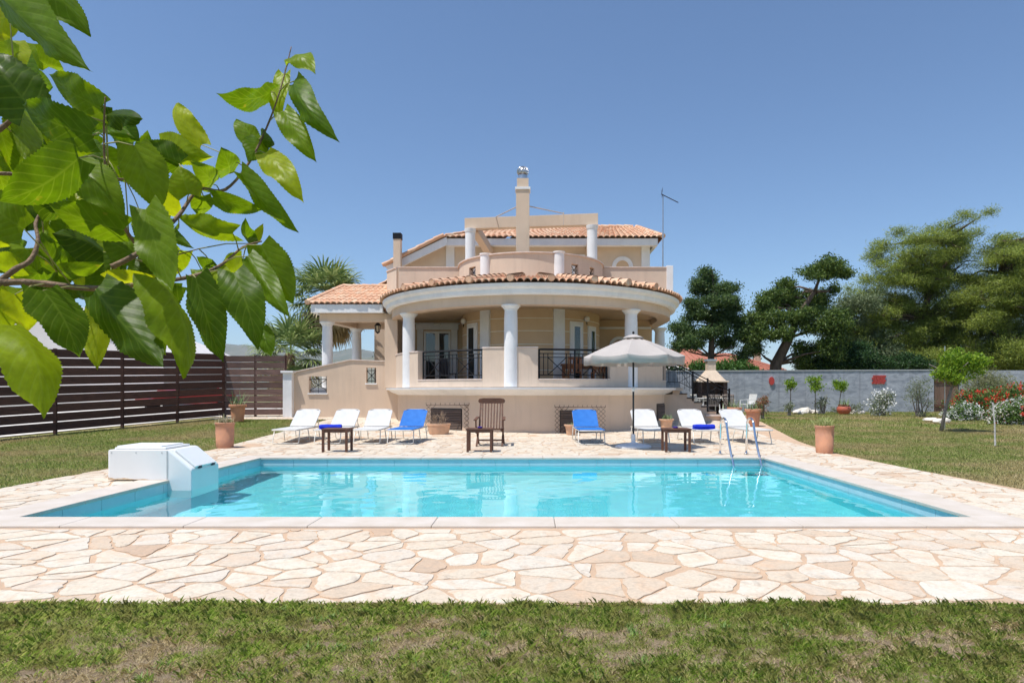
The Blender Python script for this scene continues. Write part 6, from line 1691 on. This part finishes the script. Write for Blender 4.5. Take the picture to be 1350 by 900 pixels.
me = bpy.data.meshes.new('inner_foliage'); me.from_pydata([tuple(v-mroot) for v in acc[0]],[],acc[1]); me.polygons.foreach_set('use_smooth',[True]*len(acc[1]))
ul = me.uv_layers.new(name='UVMap'); lv = np.zeros(len(me.loops),dtype=np.int32); me.loops.foreach_get('vertex_index',lv); ul.data.foreach_set('uv',np.array(acc[2])[lv].astype(np.float32).ravel())
me.materials.append(mull); o = bpy.data.objects.new('inner_foliage', me); COL.objects.link(o); o.parent = mt; o['kind'] = 'stuff'
for li_, (bx0,by0,tx0,ty0,w,Z) in enumerate(LV[:nmain]):
    b = P(bx0,by0,Z); p = min(allp, key=lambda q:(q-b).length)
    if (p-b).length < .32:
        mid = b.lerp(p,.5)+Vector((0,0,.006)); q_ = MB().tube([p,mid,b],[.0016,.0014,.0012],6); lo = leafobj[li_]; sv = lo.parent; lo.parent = None; lw = lo.location.copy(); po = q_.build('petiole', gtwig, None, smooth=True, origin=lw+mroot); po.parent = lo; po.location = (0,0,0); lo.parent = sv
# trunk and limbs out of frame
q0 = P(-330,420,1.2); q1 = P(-330,330,1.25); q2 = P(-250,10,1.2); q3 = P(-60,210,1.4)
MB().tube([mroot,(-2.72,1.34,.8),(-2.7,1.3,1.3),(-2.66,1.3,2.2),(-2.6,1.25,2.9)],[.11,.09,.08,.06,.03],12).build('trunk', bark, mt, smooth=True)
for a, z in ((q0,1.25),(q1,1.4),(q2,1.7),(q3,1.5)):
    s0 = Vector((-2.7,1.31,z)); m_ = s0.lerp(a,.5)+Vector((0,0,.04)); MB().tube([s0,m_,a],[.04,.022,.0115],8).build('limb', bark, mt, smooth=True)
# ---------------------------------------------------------------- light, sky, camera
sc = S
w = bpy.data.worlds.new('World'); sc.world = w; w.use_nodes = True; n = w.node_tree; n.nodes.clear()
sky = n.nodes.new('ShaderNodeTexSky'); sky.sky_type = 'NISHITA'; sky.sun_disc = False
EL, SX, SY = math.radians(69), -.80, -.60
sky.sun_elevation = EL; sky.sun_rotation = math.atan2(SX, SY); sky.altitude = 50; sky.air_density = AIR; sky.dust_density = DUST; sky.ozone_density = OZ
bg = n.nodes.new('ShaderNodeBackground'); bg.inputs[1].default_value = SKYS; wo_ = n.nodes.new('ShaderNodeOutputWorld')
n.links.new(sky.outputs[0], bg.inputs[0]); n.links.new(bg.outputs[0], wo_.inputs[0])
ld_ = bpy.data.lights.new('sun', 'SUN'); ld_.energy = SUNS; ld_.angle = math.radians(.53); ld_.color = (1,.955,.89)
so = bpy.data.objects.new('sun', ld_); COL.objects.link(so)
dv = Vector((SX*math.cos(EL),SY*math.cos(EL),math.sin(EL))); so.rotation_euler = dv.to_track_quat('Z','Y').to_euler(); so.location = (0,0,40)
ld_.cycles.is_caustics_light = True
cam = bpy.data.cameras.new('camera'); co = bpy.data.objects.new('camera', cam); COL.objects.link(co); sc.camera = co
co.location = (0,0,EYE); co.rotation_euler = (math.radians(90),0,0)
cam.sensor_width = 36; cam.lens = F/1350*36; cam.shift_y = (HY-450)/1350; cam.shift_x = -(CX-675)/1350
cam.clip_start = .05; cam.clip_end = 12000
sc.view_settings.view_transform = 'Standard'; sc.view_settings.look = 'None'; sc.view_settings.exposure = EXPO; sc.view_settings.gamma = 1
sc.cycles.use_denoising = True; sc.cycles.max_bounces = 10; sc.cycles.transparent_max_bounces = 12; sc.cycles.transmission_bounces = 6; sc.cycles.glossy_bounces = 4; sc.cycles.diffuse_bounces = 4
sc.cycles.sample_clamp_indirect = 6; sc.cycles.use_adaptive_sampling = True; sc.cycles.adaptive_threshold = .015
if HAZE:
    m, n, out = nt('summer_haze'); pv = nd(n, 'ShaderNodeVolumePrincipled'); pv.inputs['Color'].default_value = (.50,.70,1,1); pv.inputs['Density'].default_value = HAZE; pv.inputs['Anisotropy'].default_value = .2
    n.links.new(pv.outputs[0], out.inputs['Volume'])
    tag(MB().box(-6500,6500,-200,6100,-8,420).build('haze', m), 'thin blue summer haze over the far hills', None, None, 'stuff')
